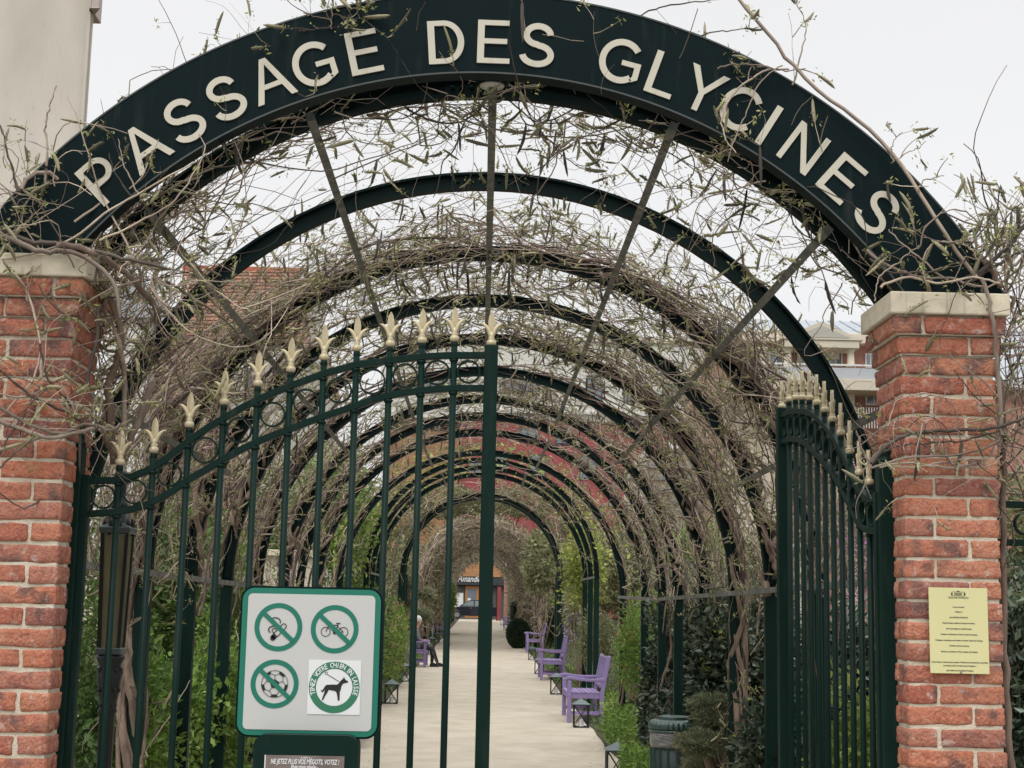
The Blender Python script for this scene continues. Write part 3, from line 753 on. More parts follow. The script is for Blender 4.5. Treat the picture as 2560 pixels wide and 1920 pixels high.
# mid arch standing alone, and the far covered arcade
t = empty('pergola', (0, 0, 0), 0, 'single shiny green arch standing alone in the middle distance over the path', 'pergola')
y = 36.6
ibeam_arch(MB(), y, zc(36.6), ro=1.98, ri=1.87, wdt=.2).obj('arch_rib', MT['green'], t)
for sg in (-1, 1): MB().box(sg * 1.925 - .09, sg * 1.925 + .09, y - .1, y + .1, gz(y), zc(36.6) - .01).obj('post', MT['green'], t, .005, 1)
for sg in (-1, 1):
    MB().box(sg * 1.925 - .09, sg * 1.925 + .09, 37.3, 37.5, gz(37), zc(37.4) - .01).obj('post', MT['green'], t, .005, 1)
ibeam_arch(MB(), 37.4, zc(37.4), ro=1.98, ri=1.87, wdt=.2).obj('arch_rib', MT['green'], t)
far = empty('pergola', (0, 0, 0), 0, 'far dark arcade smothered in vines near the end of the path', 'pergola')
for y in range(52, 108, 6):
    ibeam_arch(MB(), y, gz(y) + 2.3, n=28).obj('arch_rib', MT['rib'], far)
    for sg in (-1, 1): MB().box(sg * RM - .05, sg * RM + .05, y - .05, y + .05, gz(y), gz(y) + 2.29).obj('post', MT['rib'], far)

# ================================================================ brick pillars
def brick_mesh(L, D, H, seed, chip=0.0048):
    r = random.Random(seed); g = MB()
    bm = bmesh.new(); bmesh.ops.create_cube(bm, size=1)
    for v in bm.verts: v.co = Vector((v.co.x * L, v.co.y * D, v.co.z * H))
    nx = 3 if L > .15 else 2
    bmesh.ops.bevel(bm, geom=list(bm.edges), offset=.0042, segments=1, affect='EDGES')
    bmesh.ops.subdivide_edges(bm, edges=[e for e in bm.edges if e.calc_length() > .05], cuts=nx, use_grid_fill=True)
    for v in bm.verts:
        n1 = mnoise.noise_vector(v.co * 17 + Vector((seed * 3.1, 0, 0))); n2 = mnoise.noise_vector(v.co * 55 + Vector((0, seed * 1.7, 0)))
        v.co += n1 * chip * .65 + n2 * chip * .8
    for f in bm.faces: f.smooth = True
    bmesh.ops.recalc_face_normals(bm, faces=bm.faces)
    me = bpy.data.meshes.new('brick'); bm.to_mesh(me); bm.free(); me.materials.append(MT['brick']); return me
PITCH = 0.0745; BH = 0.061
BR = {}
for nm, (L, D) in dict(full=(.224, .105), header=(.105, .105), t3=(.345, .02)).items():
    BR[nm] = [brick_mesh(L, D, BH, s * 7 + len(nm)) for s in range(7)]
def brick_pillar(x0, x1, y0, capz, label, outer):
    """square shaft 1.5 bricks wide; each brick an object"""
    W_ = x1 - x0; y1 = y0 + W_
    t = empty('brick_pillar', ((x0 + x1) / 2, (y0 + y1) / 2, 0), 0, label, 'pillar', 'brick gate pillars')
    l = t.location; h = W_ / 2
    n = int(capz / PITCH); zb = capz - n * PITCH
    ins = .007
    MB().box(-h + ins, h - ins, -h + ins, h - ins, 0, capz - 1.0 * PITCH).obj('mortar', MT['mortar'], t, .002, 1)
    MB().box(-h - .005, h + .005, -h - .005, h + .005, capz - 1.98 * PITCH, capz - 1.02 * PITCH).obj('mortar', MT['mortar'], t, .002, 1)
    MB().box(-h - .023, h + .023, -h - .023, h + .023, capz - 1.0 * PITCH, capz).obj('mortar', MT['mortar'], t, .002, 1)
    for c in range(n):
        zz = zb + (c + .5) * PITCH
        top = n - 1 - c
        e = {0: .034, 1: .016, 2: .006}.get(top, 0.0)
        hh = h + e; g = .0125
        full = 2 * hh - .105 - g
        # pinwheel: each side has one stretcher (full) and one header-width gap filled by the neighbour side's end
        for side in range(4):
            ang = side * PI / 2
            odd = c % 2
            # stretcher lies flush with the side, starting from one corner
            cx = (-hh + full / 2) if not odd else (hh - full / 2)
            px, py = cx, -hh + .0525
            m_ = rnd.choice(BR['full'])
            o = link('brick', m_, t)
            rot = Matrix.Rotation(ang, 4, 'Z')
            o.matrix_local = rot @ Matrix.Translation((px, py + rnd.uniform(-.0025, .0025), zz + rnd.uniform(-.002, .002))) @ Matrix.Rotation(rnd.uniform(-.012, .012), 4, 'Y') @ Matrix.Rotation(rnd.choice((0, PI)), 4, 'X') @ Matrix.Diagonal((full / .224, 1, 1.01, 1))
    return t

CAPL = 3.105; CAPR = 3.03
# springing stones
def cap_stone(t, capz, h, hgt):
    l = t.location
    MB().box(-h, h, -h, h, capz, capz + hgt).obj('cap_stone', MT['stone'], t, .006, 2)
zl_top = U(100, 548, 5.36)[2]; zr_top = U(2050, 632, 5.36)[2]
HCAP = 0.083
brick_l = brick_pillar(-1.862, -1.514, 5.40, zl_top - HCAP, 'left red brick gate pillar with limestone cap wrapped by bare vine shoots', -1)
brick_r = brick_pillar(1.530, 1.878, 5.40, zr_top - HCAP, 'right red brick gate pillar carrying the yellow plaque', 1)
cap_stone(brick_l, zl_top - HCAP, .222, HCAP); cap_stone(brick_r, zr_top - HCAP, .222, HCAP)

# plaque on right pillar
pq = empty('memorial_plaque', (0, 0, 0), 0, 'pale yellow text plaque screwed to the right brick pillar', 'plaque')
pa = U(2003, 1270, 5.385); pb = U(2138, 1455, 5.385)
cx, cz_ = (pa[0] + pb[0]) / 2, (pa[2] + pb[2]) / 2; pw, ph = .212, .303
pq.location = (cx, 5.378, cz_)
MB().box(-pw / 2, pw / 2, 0, .004, -ph / 2, ph / 2).obj('plate', mat('plaque_yellow', (.66, .62, .32), .4), pq, .0008, 1)
ink = mat('plaque_ink', (.03, .03, .025), .6)
lines = ['VILLE DE PUTEAUX', 'Ici se trouvait', "l'Atelier de", 'Rose PRADEZ (1923-2012)', 'Peintre français rattaché au Groupe de Puteaux.', 'Ami et portraitiste de Camille Renault.', 'Fondateur et Directeur du Centre Culturel de Puteaux.',
         'Professeur de peinture et de dessin au Centre Culturel de Puteaux.', 'Chevalier des Arts et Lettres.', 'Inhumé au Cimetière du Père Lachaise, 24e division.', "« Rose Pradez ne cherche que la grandeur, il l'atteint tout innocemment et sans effort.", "Je m'assure qu'il ne la laissera pas échapper »", "Jean Paulhan de l'Académie Française"]
fz = [.116, .083, .066, .046, .026, .006, -.014, -.035, -.054, -.075, -.112, -.124, -.141]
wd = [.075, .040, .025, .065, .117, .093, .132, .17, .072, .132, .205, .118, .097]
for s_, z_, w_ in zip(lines, fz, wd):
    me = text_mesh(s_, .01, .0006, ink, 'text_line', bold=.0002)
    xs = [v.co.x for v in me.vertices]; k_ = w_ / (max(xs) - min(xs))
    for v in me.vertices: v.co.x *= k_; v.co.z *= .72
    link('text_line', me, pq, None, (0, -.0007, z_ - .002))
lg = MB()
for k in range(7): lg.box(-.013 + k * .004, -.0108 + k * .004, -.0008, -.0001, .125, .134)
lg.box(-.025, -.020, -.0008, -.0001, .125, .135); lg.box(.021, .026, -.0008, -.0001, .125, .135); lg.box(-.026, .027, -.0008, -.0001, .1225, .1235); lg.box(-.02, .021, -.0008, -.0001, .1365, .1375)
lg.prism([(-.006, .138), (.007, .138), (.0005, .142)], -.0008, -.0001)
lg.obj('emblem', ink, pq)
MB().lathe([(.004, 0), (.004, .002), (.002, .003)], k=10).obj('screw', mat('screw_steel', (.3, .3, .3), .4, metal=.7), pq, loc=(.003, -.001, -.1475)).rotation_euler = (R_(90), 0, 0)

# ================================================================ sign arch
SC = (-0.022, 2.005); SRO, SRI = 2.254, 1.928
YF = 5.43; SD = .075
sg_ = empty('sign_arch', (SC[0], YF, SC[1]), 0, 'curved dark green arch sign reading PASSAGE DES GLYCINES spanning both brick pillars', 'sign')
zbl = U(100, 545, 5.36)[2] - SC[1]; zbr = zr_top - SC[1]
def sign_face():
    # outline cut flat above each pillar
    out = []; n = 90
    aL0 = math.asin(min(1, zbl / SRO)); aR0 = math.asin(zbr / SRO); aL1 = math.asin(zbl / SRI); aR1 = math.asin(zbr / SRI)
    o = [(SRO * math.cos(a_), SRO * math.sin(a_)) for a_ in np.linspace(aR0, PI - aL0, n)]
    i = [(SRI * math.cos(a_), SRI * math.sin(a_)) for a_ in np.linspace(PI - aL1, aR1, n)]
    return o, i
o_, i_ = sign_face()
# the ends go down to the caps on both sides
n = len(o_); V = []; F = []
for (a_, b_) in zip(o_, i_[::-1]):
    V += [(a_[0], 0, a_[1]), (a_[0], SD, a_[1]), (b_[0], 0, b_[1]), (b_[0], SD, b_[1])]
for k in range(n - 1):
    a_ = 4 * k; b_ = a_ + 4
    F += [(a_, a_ + 2, b_ + 2, b_), (a_ + 1, b_ + 1, b_ + 3, a_ + 3), (a_, b_, b_ + 1, a_ + 1), (a_ + 2, a_ + 3, b_ + 3, b_ + 2)]
F += [(0, 1, 3, 2), (4 * n - 4, 4 * n - 2, 4 * n - 1, 4 * n - 3)]
MB().add(V, F).obj('panel', MT['signgreen'], sg_, .0015, 1)
rm = MB()
for rr, q in ((SRI + .004, -.004), (SRO - .003, -.003)):
    a0 = math.asin(zbr / rr); a1 = PI - math.asin(zbl / rr)
    rail_solid(rm, [(rr * math.cos(x_), rr * math.sin(x_)) for x_ in np.linspace(a0, a1, 90)], .006, q, 0)
rm.obj('edge_trim', mat('trim_grey_green', (.05, .06, .055), .4), sg_)
# letters
SW = .152
def Lt(ch):
    h = 1.0; s = SW
    if ch == 'I': return [[(0, 0), (s, 0), (s, 1), (0, 1)]], s
    if ch == 'L': return [[(0, 0), (.62, 0), (.62, .118), (s, .118), (s, 1), (0, 1)]], .62
    if ch == 'E': return [[(0, 0), (.72, 0), (.72, .118), (s, .118), (s, .455), (.66, .455), (.66, .572), (s, .572), (s, .882), (.70, .882), (.70, 1), (0, 1)]], .72
    if ch == 'N': return [[(0, 0), (.128, 0), (.128, .785), (.655, 0), (.79, 0), (.79, 1), (.662, 1), (.662, .215), (.135, 1), (0, 1)]], .79
    if ch == 'Y': return [[(.375, 0), (.51, 0), (.51, .42), (.90, 1), (.74, 1), (.445, .54), (.16, 1), (0, 1), (.375, .42)]], .90
    if ch == 'A': return [[(0, 0), (.143, 0), (.255, .30), (.665, .30), (.785, 0), (.935, 0), (.53, 1), (.385, 1)], [(.295, .41), (.455, .865), (.62, .41)]], .935
    if ch == 'D':
        o = [(0, 0), (.36, 0)] + arc(.36, .5, .44, .5, -90, 90, 24)[1:] + [(0, 1)]
        i = [(s, .118), (.35, .118)] + arc(.35, .5, .31, .382, -90, 90, 20)[1:] + [(s, .882)]
        return [o, i], .80
    if ch == 'P':
        o = [(0, 0), (s, 0), (s, .405), (.42, .405)] + arc(.42, .7025, .30, .2975, -90, 90, 18)[1:] + [(0, 1)]
        i = [(s, .523), (.42, .523)] + arc(.42, .7025, .165, .1795, -90, 90, 14)[1:] + [(s, .882)]
        return [o, i], .74
    if ch == 'C':
        c = arc(.45, .5, .395, .445, 42, 318, 40); return [ribbon(c, s * .95)], .84
    if ch == 'G':
        c = arc(.48, .5, .42, .445, 50, 300, 40)
        r_ = ribbon(c, s * .95)
        c2 = [(.52, .42), (.52, .535), (.95, .535), (.95, .14), (.84, .06)]
        st = arc(.48, .5, .42, .445, 50, 318, 44) + [(.885, .2)]
        body = ribbon(arc(.48, .5, .42, .445, 42, 312, 46), s * .95)
        return [body], .95, [[(.50, .42), (.50, .535), (.93, .535), (.93, .165), (.80, .085), (.745, .125), (.80, .215), (.80, .42)]]
    if ch == 'S':
        top = arc(.40, .725, .27, .215, 8, 265, 22)
        bot = arc(.40, .275, .315, .217, 85, -172, 24)
        pts = top[:-1] + [(.37, .515), (.44, .488)] + bot[1:]
        return [ribbon(pts, s * .93)], .80
LH = .172
def add_letter(ch, xd, yd):
    w_ = U(xd, yd, YF); dx, dz = w_[0] - SC[0], w_[2] - SC[1]; ang = math.atan2(dx, dz); rr = math.hypot(dx, dz)
    rr = 2.054
    L_ = Lt(ch); loops, wdt = L_[0], L_[1]
    parts = [fill_mesh('letter', [[((x - wdt / 2) * LH, (z - .5) * LH) for x, z in lp] for lp in loops], .006, MT['letter'])]
    if len(L_) > 2:
        parts.append(fill_mesh('letter', [[((x - wdt / 2) * LH, (z - .5) * LH) for x, z in lp] for lp in L_[2]], .0066, MT['letter']))
        bm = bmesh.new()
        for p_ in parts: bm.from_mesh(p_)
        bm.to_mesh(parts[0]); bm.free()
    o = link('letter', parts[0], sg_)
    o.location = (rr * math.sin(ang), -.007, rr * math.cos(ang)); o.rotation_euler = (0, ang, 0)
for ch, x, y in (('P', 202, 366), ('A', 309, 312), ('S', 388, 244), ('S', 480, 197), ('A', 583, 168), ('G', 675, 125), ('E', 784, 100), ('D', 963, 79), ('E', 1067, 79), ('S', 1163, 84),
                 ('G', 1345, 120), ('L', 1437, 153), ('Y', 1522, 188), ('C', 1605, 223), ('I', 1668, 260), ('N', 1744, 309), ('E', 1828, 376), ('S', 1908, 446)):
    add_letter(ch, x, y)

# bulkhead lamp under the sign
p = U(1063, 183, 5.62)
t = empty('bulkhead_lamp', (p[0], 5.62, p[2]), 0, 'round bulkhead lamp hanging under the top of the arch sign', 'lamp')
MB().lathe([(.062, .05), (.066, .045), (.066, .012), (.060, 0), (.052, -.004)], k=28).obj('housing', MT['rib'], t)
MB().lathe([(.050, -.004), (.046, -.010), (.03, -.016), (.001, -.018)], k=28).obj('lens', mat('frosted_lens', (.55, .54, .47), .3), t)
MB().box(-.02, .02, -.02, .02, .05, .12).obj('bracket', MT['rib'], t)

# ================================================================ gate
YG = 5.6
hx = -1.475
def LP(xd, yd):
    w_ = U(xd, yd, YG); return (w_[0] - hx, w_[2])
top_e = [(193, 1030), (246, 1030), (285, 1022), (316, 1010), (351, 989), (383, 965), (415, 940), (453, 914), (492, 891), (527, 871), (562, 854), (598, 838), (633, 824), (668, 811), (703, 799), (738, 789), (773, 780), (812, 775), (851, 770), (884, 766), (917, 763), (950, 761), (984, 760), (1048, 760)]
bot_e = [(193, 1102), (246, 1099), (285, 1092), (316, 1083), (351, 1066), (378, 1050), (404, 1031), (440, 1010), (475, 989), (518, 965), (562, 944), (598, 930), (633, 917), (668, 903), (703, 891), (738, 879), (773, 868), (805, 856), (837, 848), (873, 841), (910, 836), (945, 833), (981, 831), (1048, 831)]
topc = [LP(x, y + 8) for x, y in top_e]; botc = [LP(x, y + 8) for x, y in bot_e]
def zat(c, x): return float(np.interp(x, [p[0] for p in c], [p[1] for p in c]))
barsx = [LP(x, y)[0] for x, y in ((258, 1020), (332, 980), (408, 935), (483, 890), (556, 855), (627, 825), (699, 800), (770, 780), (842, 770), (911, 765), (981, 762))]
stx = LP(1061, 760)[0]; WLEAF = stx
def finial_parts():
    m1 = MB()
    m1.lathe([(.010, -.03), (.013, -.028), (.013, -.012), (.010, -.008)], k=12)
    collar = m1.mesh('finial_collar', MT['green'])
    m2 = MB()
    m2.lathe([(.012, -.010), (.0175, -.004), (.0185, .004), (.016, .011), (.011, .014), (.0125, .017), (.0115, .021), (.0095, .03), (.011, .045)], k=14)
    # spear blade with lozenge section
    prof = [(.040, .005), (.052, .009), (.067, .0125), (.088, .0135), (.110, .0095), (.126, .002)]
    V = [];
    for z, r in prof: V += [(-r, 0, z), (0, -.008, z), (r, 0, z), (0, .008, z)]
    F = [(4 * i + j, 4 * i + (j + 1) % 4, 4 * i + 4 + (j + 1) % 4, 4 * i + 4 + j) for i in range(len(prof) - 1) for j in range(4)] + [(0, 3, 2, 1), (20, 21, 22, 23)]
    m2.add(V, F)
    for s_ in (-1, 1):
        P = [(s_ * x, 0, z) for x, z in ((.002, .020), (.006, .038), (.012, .054), (.021, .067), (.031, .075), (.042, .079))]
        m2.tube(P, [.008, .0085, .0078, .0070, .0048, .0012], 8)
    gold = m2.mesh('finial', MT['gold'])
    return collar, gold
COL, GOLD = finial_parts()
def ring_mesh(R0):
    mb = MB(); n = 28; V = []
    for i in range(n):
        a = 2 * PI * i / n
        for r, y in ((R0, -.011), (R0, .011), (R0 - .006, .011), (R0 - .006, -.011)): V.append((r * math.cos(a), y, r * math.sin(a)))
    F = [(4 * i + j, 4 * i + (j + 1) % 4, 4 * ((i + 1) % n) + (j + 1) % 4, 4 * ((i + 1) % n) + j) for i in range(n) for j in range(4)]
    return mb.add(V, F, False).mesh('ring', MT['green'])
def gate_leaf(label):
    t = empty('gate_leaf', (hx, YG, 0), 0, label, 'gate', 'leaves of the entrance gate')
    rail_solid(MB(), topc, .025, -.014, .014).obj('top_rail', MT['green'], t, .002, 1)
    rail_solid(MB(), botc, .025, -.014, .014).obj('lower_rail', MT['green'], t, .002, 1)
    MB().box(.0, stx, -.015, .015, .35, .40).obj('bottom_rail', MT['green'], t, .002, 1)
    MB().box(-.030, .004, -.020, .020, .08, zat(topc, .03) + .02).obj('hinge_stile', MT['green'], t, .003, 1)
    zs = LP(1061, 747)[1]
    MB().box(stx - .026, stx + .026, -.026, .026, .08, zs).obj('meeting_stile', MT['green'], t, .003, 1)
    link('finial', GOLD, t, None, (stx, 0, zs + .008)); 
    for x in barsx:
        zt_ = zat(topc, x) + .045
        m_ = MB().tube([(x, 0, .1), (x, 0, zt_)], .0125, 12)
        b = m_.obj('bar', MT['green'], t)
        link('finial_collar', COL, b, None, (x, 0, zt_ + .018)); link('finial', GOLD, b, None, (x, 0, zt_ + .018))
        for c in (topc, botc):
            z_ = zat(c, x); MB().lathe([(.013, -.026), (.017, -.021), (.017, -.014)], (x, 0, z_), 10).obj('bar_socket', MT['green'], b)
    xs = [.004] + barsx + [stx - .026]
    for a_, b_ in zip(xs[:-1], xs[1:]):
        xm = (a_ + b_) / 2; z1 = zat(topc, xm) - .0125; z0 = zat(botc, xm) + .0125
        sl_ = (zat(topc, xm + .02) - zat(topc, xm - .02)) / .04
        rr = min((b_ - a_) / 2 - (.008 if a_ == .004 else .0128), ((z1 - z0) / 2) * math.cos(math.atan(sl_)) )
        rr = min(rr, .057)
        link('ring', ring_mesh(rr), t, None, (xm, 0, (z0 + z1) / 2))
    return t
GL = gate_leaf('left leaf of the green iron entrance gate, closed, topped by gold spearheads')
GR = copy_tree(GL); GR['label'] = 'right leaf of the green iron entrance gate, swung inwards and seen almost edge on'
ang_r = 180 - 87.6
GR.location = (1.493, YG + .02, 0); GR.rotation_euler = (0, 0, R_(ang_r))

def hinge_post(x, label):
    t = empty('gate_post', (x, 5.585, 0), 0, label, 'post', 'iron gate posts')
    zt_ = U(178, 962, 5.57)[2]
    MB().box(-.033, .033, -.033, .033, 0, zt_).obj('shaft', MT['green'], t, .004, 1)
    MB().lathe([(.036, 0), (.036, .012), (.030, .016), (.030, .03), (.033, .034), (.033, .048), (.028, .055), (.012, .062), (.001, .064)], (0, 0, zt_), 16).obj('cap', MT['green'], t)
    MB().box(-.01, .05 if x < 0 else .01, -.01, .01, 1.2, 1.26).obj('hinge', MT['green'], t)
    return t
hinge_post(-1.528, 'left iron hinge post with round cap beside the left brick pillar')
hinge_post(1.532 - .018, 'right iron hinge post with round cap beside the right brick pillar')

# ================================================================ prohibition board
YBD = 4.55
ba = U(511, 1587, YBD); bb = U(824, 1275, YBD)
bcx, bcz = (ba[0] + bb[0]) / 2, (ba[2] + bb[2]) / 2; BW = (bb[0] - ba[0]) ; BHH = (bb[2] - ba[2])
bd = empty('prohibition_sign', (bcx, YBD, bcz), 0, 'square green bordered sign with four pictograms in front of the left gate leaf', 'sign')
sgn_green = mat('sign_green', (0.008, 0.16, 0.105), 0.35, var=.04)
sgn_grey = mat('reflective_grey', (0.52, 0.52, 0.50), 0.4, var=0.04, scale=300)
sgn_white = mat('sticker_white', (0.70, 0.71, 0.71), 0.4)
sgn_black = mat('sign_black', (0.012, 0.012, 0.012), 0.4)
h = BW / 2; hz = BHH / 2
link('backing', fill_mesh('backing', [rrect(-h - .006, h + .006, -hz - .006, hz + .006, .04)], .035, MT['rib']), bd, None, (0, .0005, 0))
link('border', fill_mesh('border', [rrect(-h, h, -hz, hz, .036)], .003, sgn_green), bd, None, (0, -.003, 0))
ib = .017
link('face', fill_mesh('face', [rrect(-h + ib, h - ib, -hz + ib, hz - ib, .014)], .0015, sgn_grey), bd, None, (0, -.0045, 0))
def circ(r, n=40): return [(r * math.cos(2 * PI * i / n), r * math.sin(2 * PI * i / n)) for i in range(n)]
S_ = BW / 313.0     # metres per unit measured on the board
def prohib(cx, cz, deg=-42, R=54, r=43):
    g = link('prohibition_ring', fill_mesh('prohibition_ring', [circ(R * S_), circ(r * S_)], .001, sgn_green), bd, None, (cx * S_, -.0056, cz * S_))
    b = link('diagonal_bar', fill_mesh('diagonal_bar', [[(-46 * S_, -5 * S_), (46 * S_, -5 * S_), (46 * S_, 5 * S_), (-46 * S_, 5 * S_)]], .001, sgn_green), g, None, (0, -.0016, 0))
    b.rotation_euler = (0, R_(42), 0)
    return g
def glyph(parent, loops_list, y=-.0009, nm='pictogram', m=None):
    bm = bmesh.new()
    for k, lp in enumerate(loops_list):
        me = fill_mesh('x', [[(x * S_, z * S_) for x, z in q] for q in lp], .0006 + .00003 * k, m or sgn_black); bm.from_mesh(me); bpy.data.meshes.remove(me)
    me = bpy.data.meshes.new(nm); bm.to_mesh(me); bm.free(); me.materials.append(m or sgn_black)
    return link(nm, me, parent, None, (0, y, 0))
def rot(pts, a, ox=0, oz=0):
    c, s = math.cos(R_(a)), math.sin(R_(a)); return [(ox + x * c - z * s, oz + x * s + z * c) for x, z in pts]
g1 = prohib(-73, 76)
glyph(g1, [[rot(ribbon([(4, 5.5), (30, 5.5)] + arc(30, 0, 5.5, 5.5, 90, -90, 8) + [(4, -5.5)], 1.8), 48, -8, -20)], [rot([(-6, -6), (4, -6), (4, 6), (-6, 6)], 48, -8, -20)], [rot(circ(5.5, 16), 0, -12, -25)],
           [ribbon(arc(-8, 12, 12, 9, 160, -20, 14), 2.2)], [ribbon(arc(-10, -6, 12, 8, 70, 230, 14), 2.4)], [ribbon(arc(-8, -8, 6, 5, 60, 250, 10), 1.8)]])
g2 = prohib(54, 74)
wl = lambda cx: [[(cx + x, -6 + z) for x, z in circ(11, 24)], [(cx + x, -6 + z) for x, z in circ(9.6, 24)]]
glyph(g2, [wl(-20), wl(20), [ribbon([(-20, -6), (-11, 12)], 1.6)], [ribbon([(-13, 9), (8, 9)], 1.7)], [ribbon([(-13, 7), (0, -8)], 1.7)], [ribbon([(0, -8), (8, 11)], 1.7)], [ribbon([(0, -8), (20, -6)], 1.4)], [ribbon([(6, 6), (20, -6)], 1.4)], [[(3, 12), (13, 12), (12, 14), (3, 14)]], [ribbon([(-15, 16), (-8, 15)], 1.8)], [[(-3, -11), (3, -11), (3, -5), (-3, -5)]]])
g3 = prohib(-76, -50)
ballp = [[[(x, z) for x, z in circ(30, 40)], [(x, z) for x, z in circ(29, 40)]], [rot(circ(11, 5), 18)]]
for k in range(5):
    a = 90 + 72 * k
    ballp.append([ribbon([(11 * math.cos(R_(a)), 11 * math.sin(R_(a))), (19 * math.cos(R_(a)), 19 * math.sin(R_(a)))], .9)])
    ballp.append([[(24 * math.cos(R_(a + 36 - 14)), 24 * math.sin(R_(a + 36 - 14))), (29.3 * math.cos(R_(a + 36 - 16)), 29.3 * math.sin(R_(a + 36 - 16))), (29.5 * math.cos(R_(a + 36)), 29.5 * math.sin(R_(a + 36))), (29.3 * math.cos(R_(a + 36 + 16)), 29.3 * math.sin(R_(a + 36 + 16))), (24 * math.cos(R_(a + 36 + 14)), 24 * math.sin(R_(a + 36 + 14)))]])
    for s_ in (-1, 1):
        ballp.append([ribbon([(19 * math.cos(R_(a)), 19 * math.sin(R_(a))), (24 * math.cos(R_(a + s_ * 22)), 24 * math.sin(R_(a + s_ * 22)))], .9)])
glyph(g3, ballp)
st = MB().box(-59 * S_, 59 * S_, -.0006, .0006, -60 * S_, 60 * S_).obj('sticker', sgn_white, bd, loc=(58 * S_, -.0058, -55 * S_)); st['label'] = 'white dog on leash sticker'
gr2 = link('sticker_ring', fill_mesh('sticker_ring', [circ(57 * S_), circ(41 * S_)], .0006, mat('sticker_green', (.03, .17, .09), .4)), st, None, (0, -.0013, 0))
dog = [(-30, -14), (-27, -20), (-22, -16), (-20, -12), (-22, -20), (-25, -30), (-27, -36), (-24, -37), (-20, -28), (-15, -20), (-12, -14), (2, -16), (6, -20), (8, -30), (9, -37), (13, -37), (13, -30), (13, -18), (15, -12), (16, -6), (19, 0), (25, 2), (30, 3), (31, 6), (26, 8), (23, 12), (21, 16), (19, 11), (15, 8), (11, 2), (6, -2), (-8, -2), (-18, -3), (-22, -8), (-26, -15)]
dog = [(x, z + 8) for x, z in dog]
glyph(st, [[dog], [ribbon([(12, 6 + 6), (-16, 28)], 1.3)], [[(x - 19, z + 31) for x, z in circ(3.4, 12)], [(x - 19, z + 31) for x, z in circ(2.3, 12)]]], y=-.0016, nm='dog_pictogram')
def arc_text(s, r, a0, a1, size, m, parent, y, nm='lettering'):
    bm = bmesh.new(); n = len(s)
    for i, ch in enumerate(s):
        if ch == ' ': continue
        me = text_mesh(ch, size, .0004, m, 'x', bold=.0004)
        for v in me.vertices: v.co.x *= .82
        a = R_(a0 + (a1 - a0) * i / (n - 1))
        Mx = Matrix.Translation((r * math.cos(a), 0, r * math.sin(a))) @ Matrix.Rotation(PI / 2 - a, 4, 'Y') @ Matrix.Translation((0, 0, -size * .33))
        me.transform(Mx); bm.from_mesh(me); bpy.data.meshes.remove(me)
    me = bpy.data.meshes.new(nm); bm.to_mesh(me); bm.free(); me.materials.append(m); return link(nm, me, parent, None, (0, y, 0))
arc_text('TENEZ VOTRE CHIEN EN LAISSE', 49 * S_, 196, -16, 15 * S_, sgn_white, st, -.0019)
MB().box(-.03, .03, .04, .10, -bcz, -.1).obj('post', MT['rib'], bd)

# cigarette ballot box below
ya = YBD - .06
ca = U(545, 1659, ya); cb = U(775, 1590, ya)
bx = empty('ballot_ashtray', ((ca[0] + cb[0]) / 2, ya, 0), 0, 'dark green ballot ashtray with brown poster mounted under the pictogram sign', 'ashtray')
hw = (cb[0] - ca[0]) / 2
link('housing', fill_mesh('housing', [rrect(-hw, hw, cb[2] - .75, cb[2], .035)], .09, MT['green']), bx)
pz = U(650, 1632, ya)[2]
xl = U(574, 1640, ya)[0] - bx.location[0]; xr = U(744, 1640, ya)[0] - bx.location[0]
MB().box(xl, xr, -.002, .002, pz - .5, pz).obj('poster', mat('poster_brown', (.14, .11, .095), .35, col2=(.24, .19, .17), scale=9), bx)
MB().box(xl, xr, -.0035, -.0021, pz - .5, pz - .038).obj('poster_panel', mat('poster_orange', (.45, .20, .09), .4), bx)
MB().box(xl - .003, xl, -.003, .002, pz - .5, pz).obj('poster_edge', sgn_white, bx)
me = text_mesh('NE JETEZ PLUS VOS MÉGOTS, VOTEZ !', .02, .0006, sgn_white, 'poster_text', shear=.2, bold=.0004)
xs = [v.co.x for v in me.vertices]; k_ = (xr - xl) * .87 / (max(xs) - min(xs))
for v in me.vertices: v.co.x *= k_
xm_ = (xl + xr) / 2
link('poster_text', me, bx, None, (xm_, -.0028, pz - .024))
me = text_mesh('Êtes-vous plutôt...', .011, .0006, sgn_white, 'poster_text', shear=.1, bold=.0003); link('poster_text', me, bx, None, (xm_, -.0028, pz - .035))
mb = MB()
for k in range(5): mb.box(xm_ - .006 + k * .003, xm_ - .0045 + k * .003, -.0032, -.0022, pz - .008, pz - .004)
mb.box(xm_ - .012, xm_ - .010, -.0032, -.0022, pz - .008, pz - .004); mb.box(xm_ + .012, xm_ + .014, -.0032, -.0022, pz - .008, pz - .004)
mb.obj('emblem', sgn_white, bx)
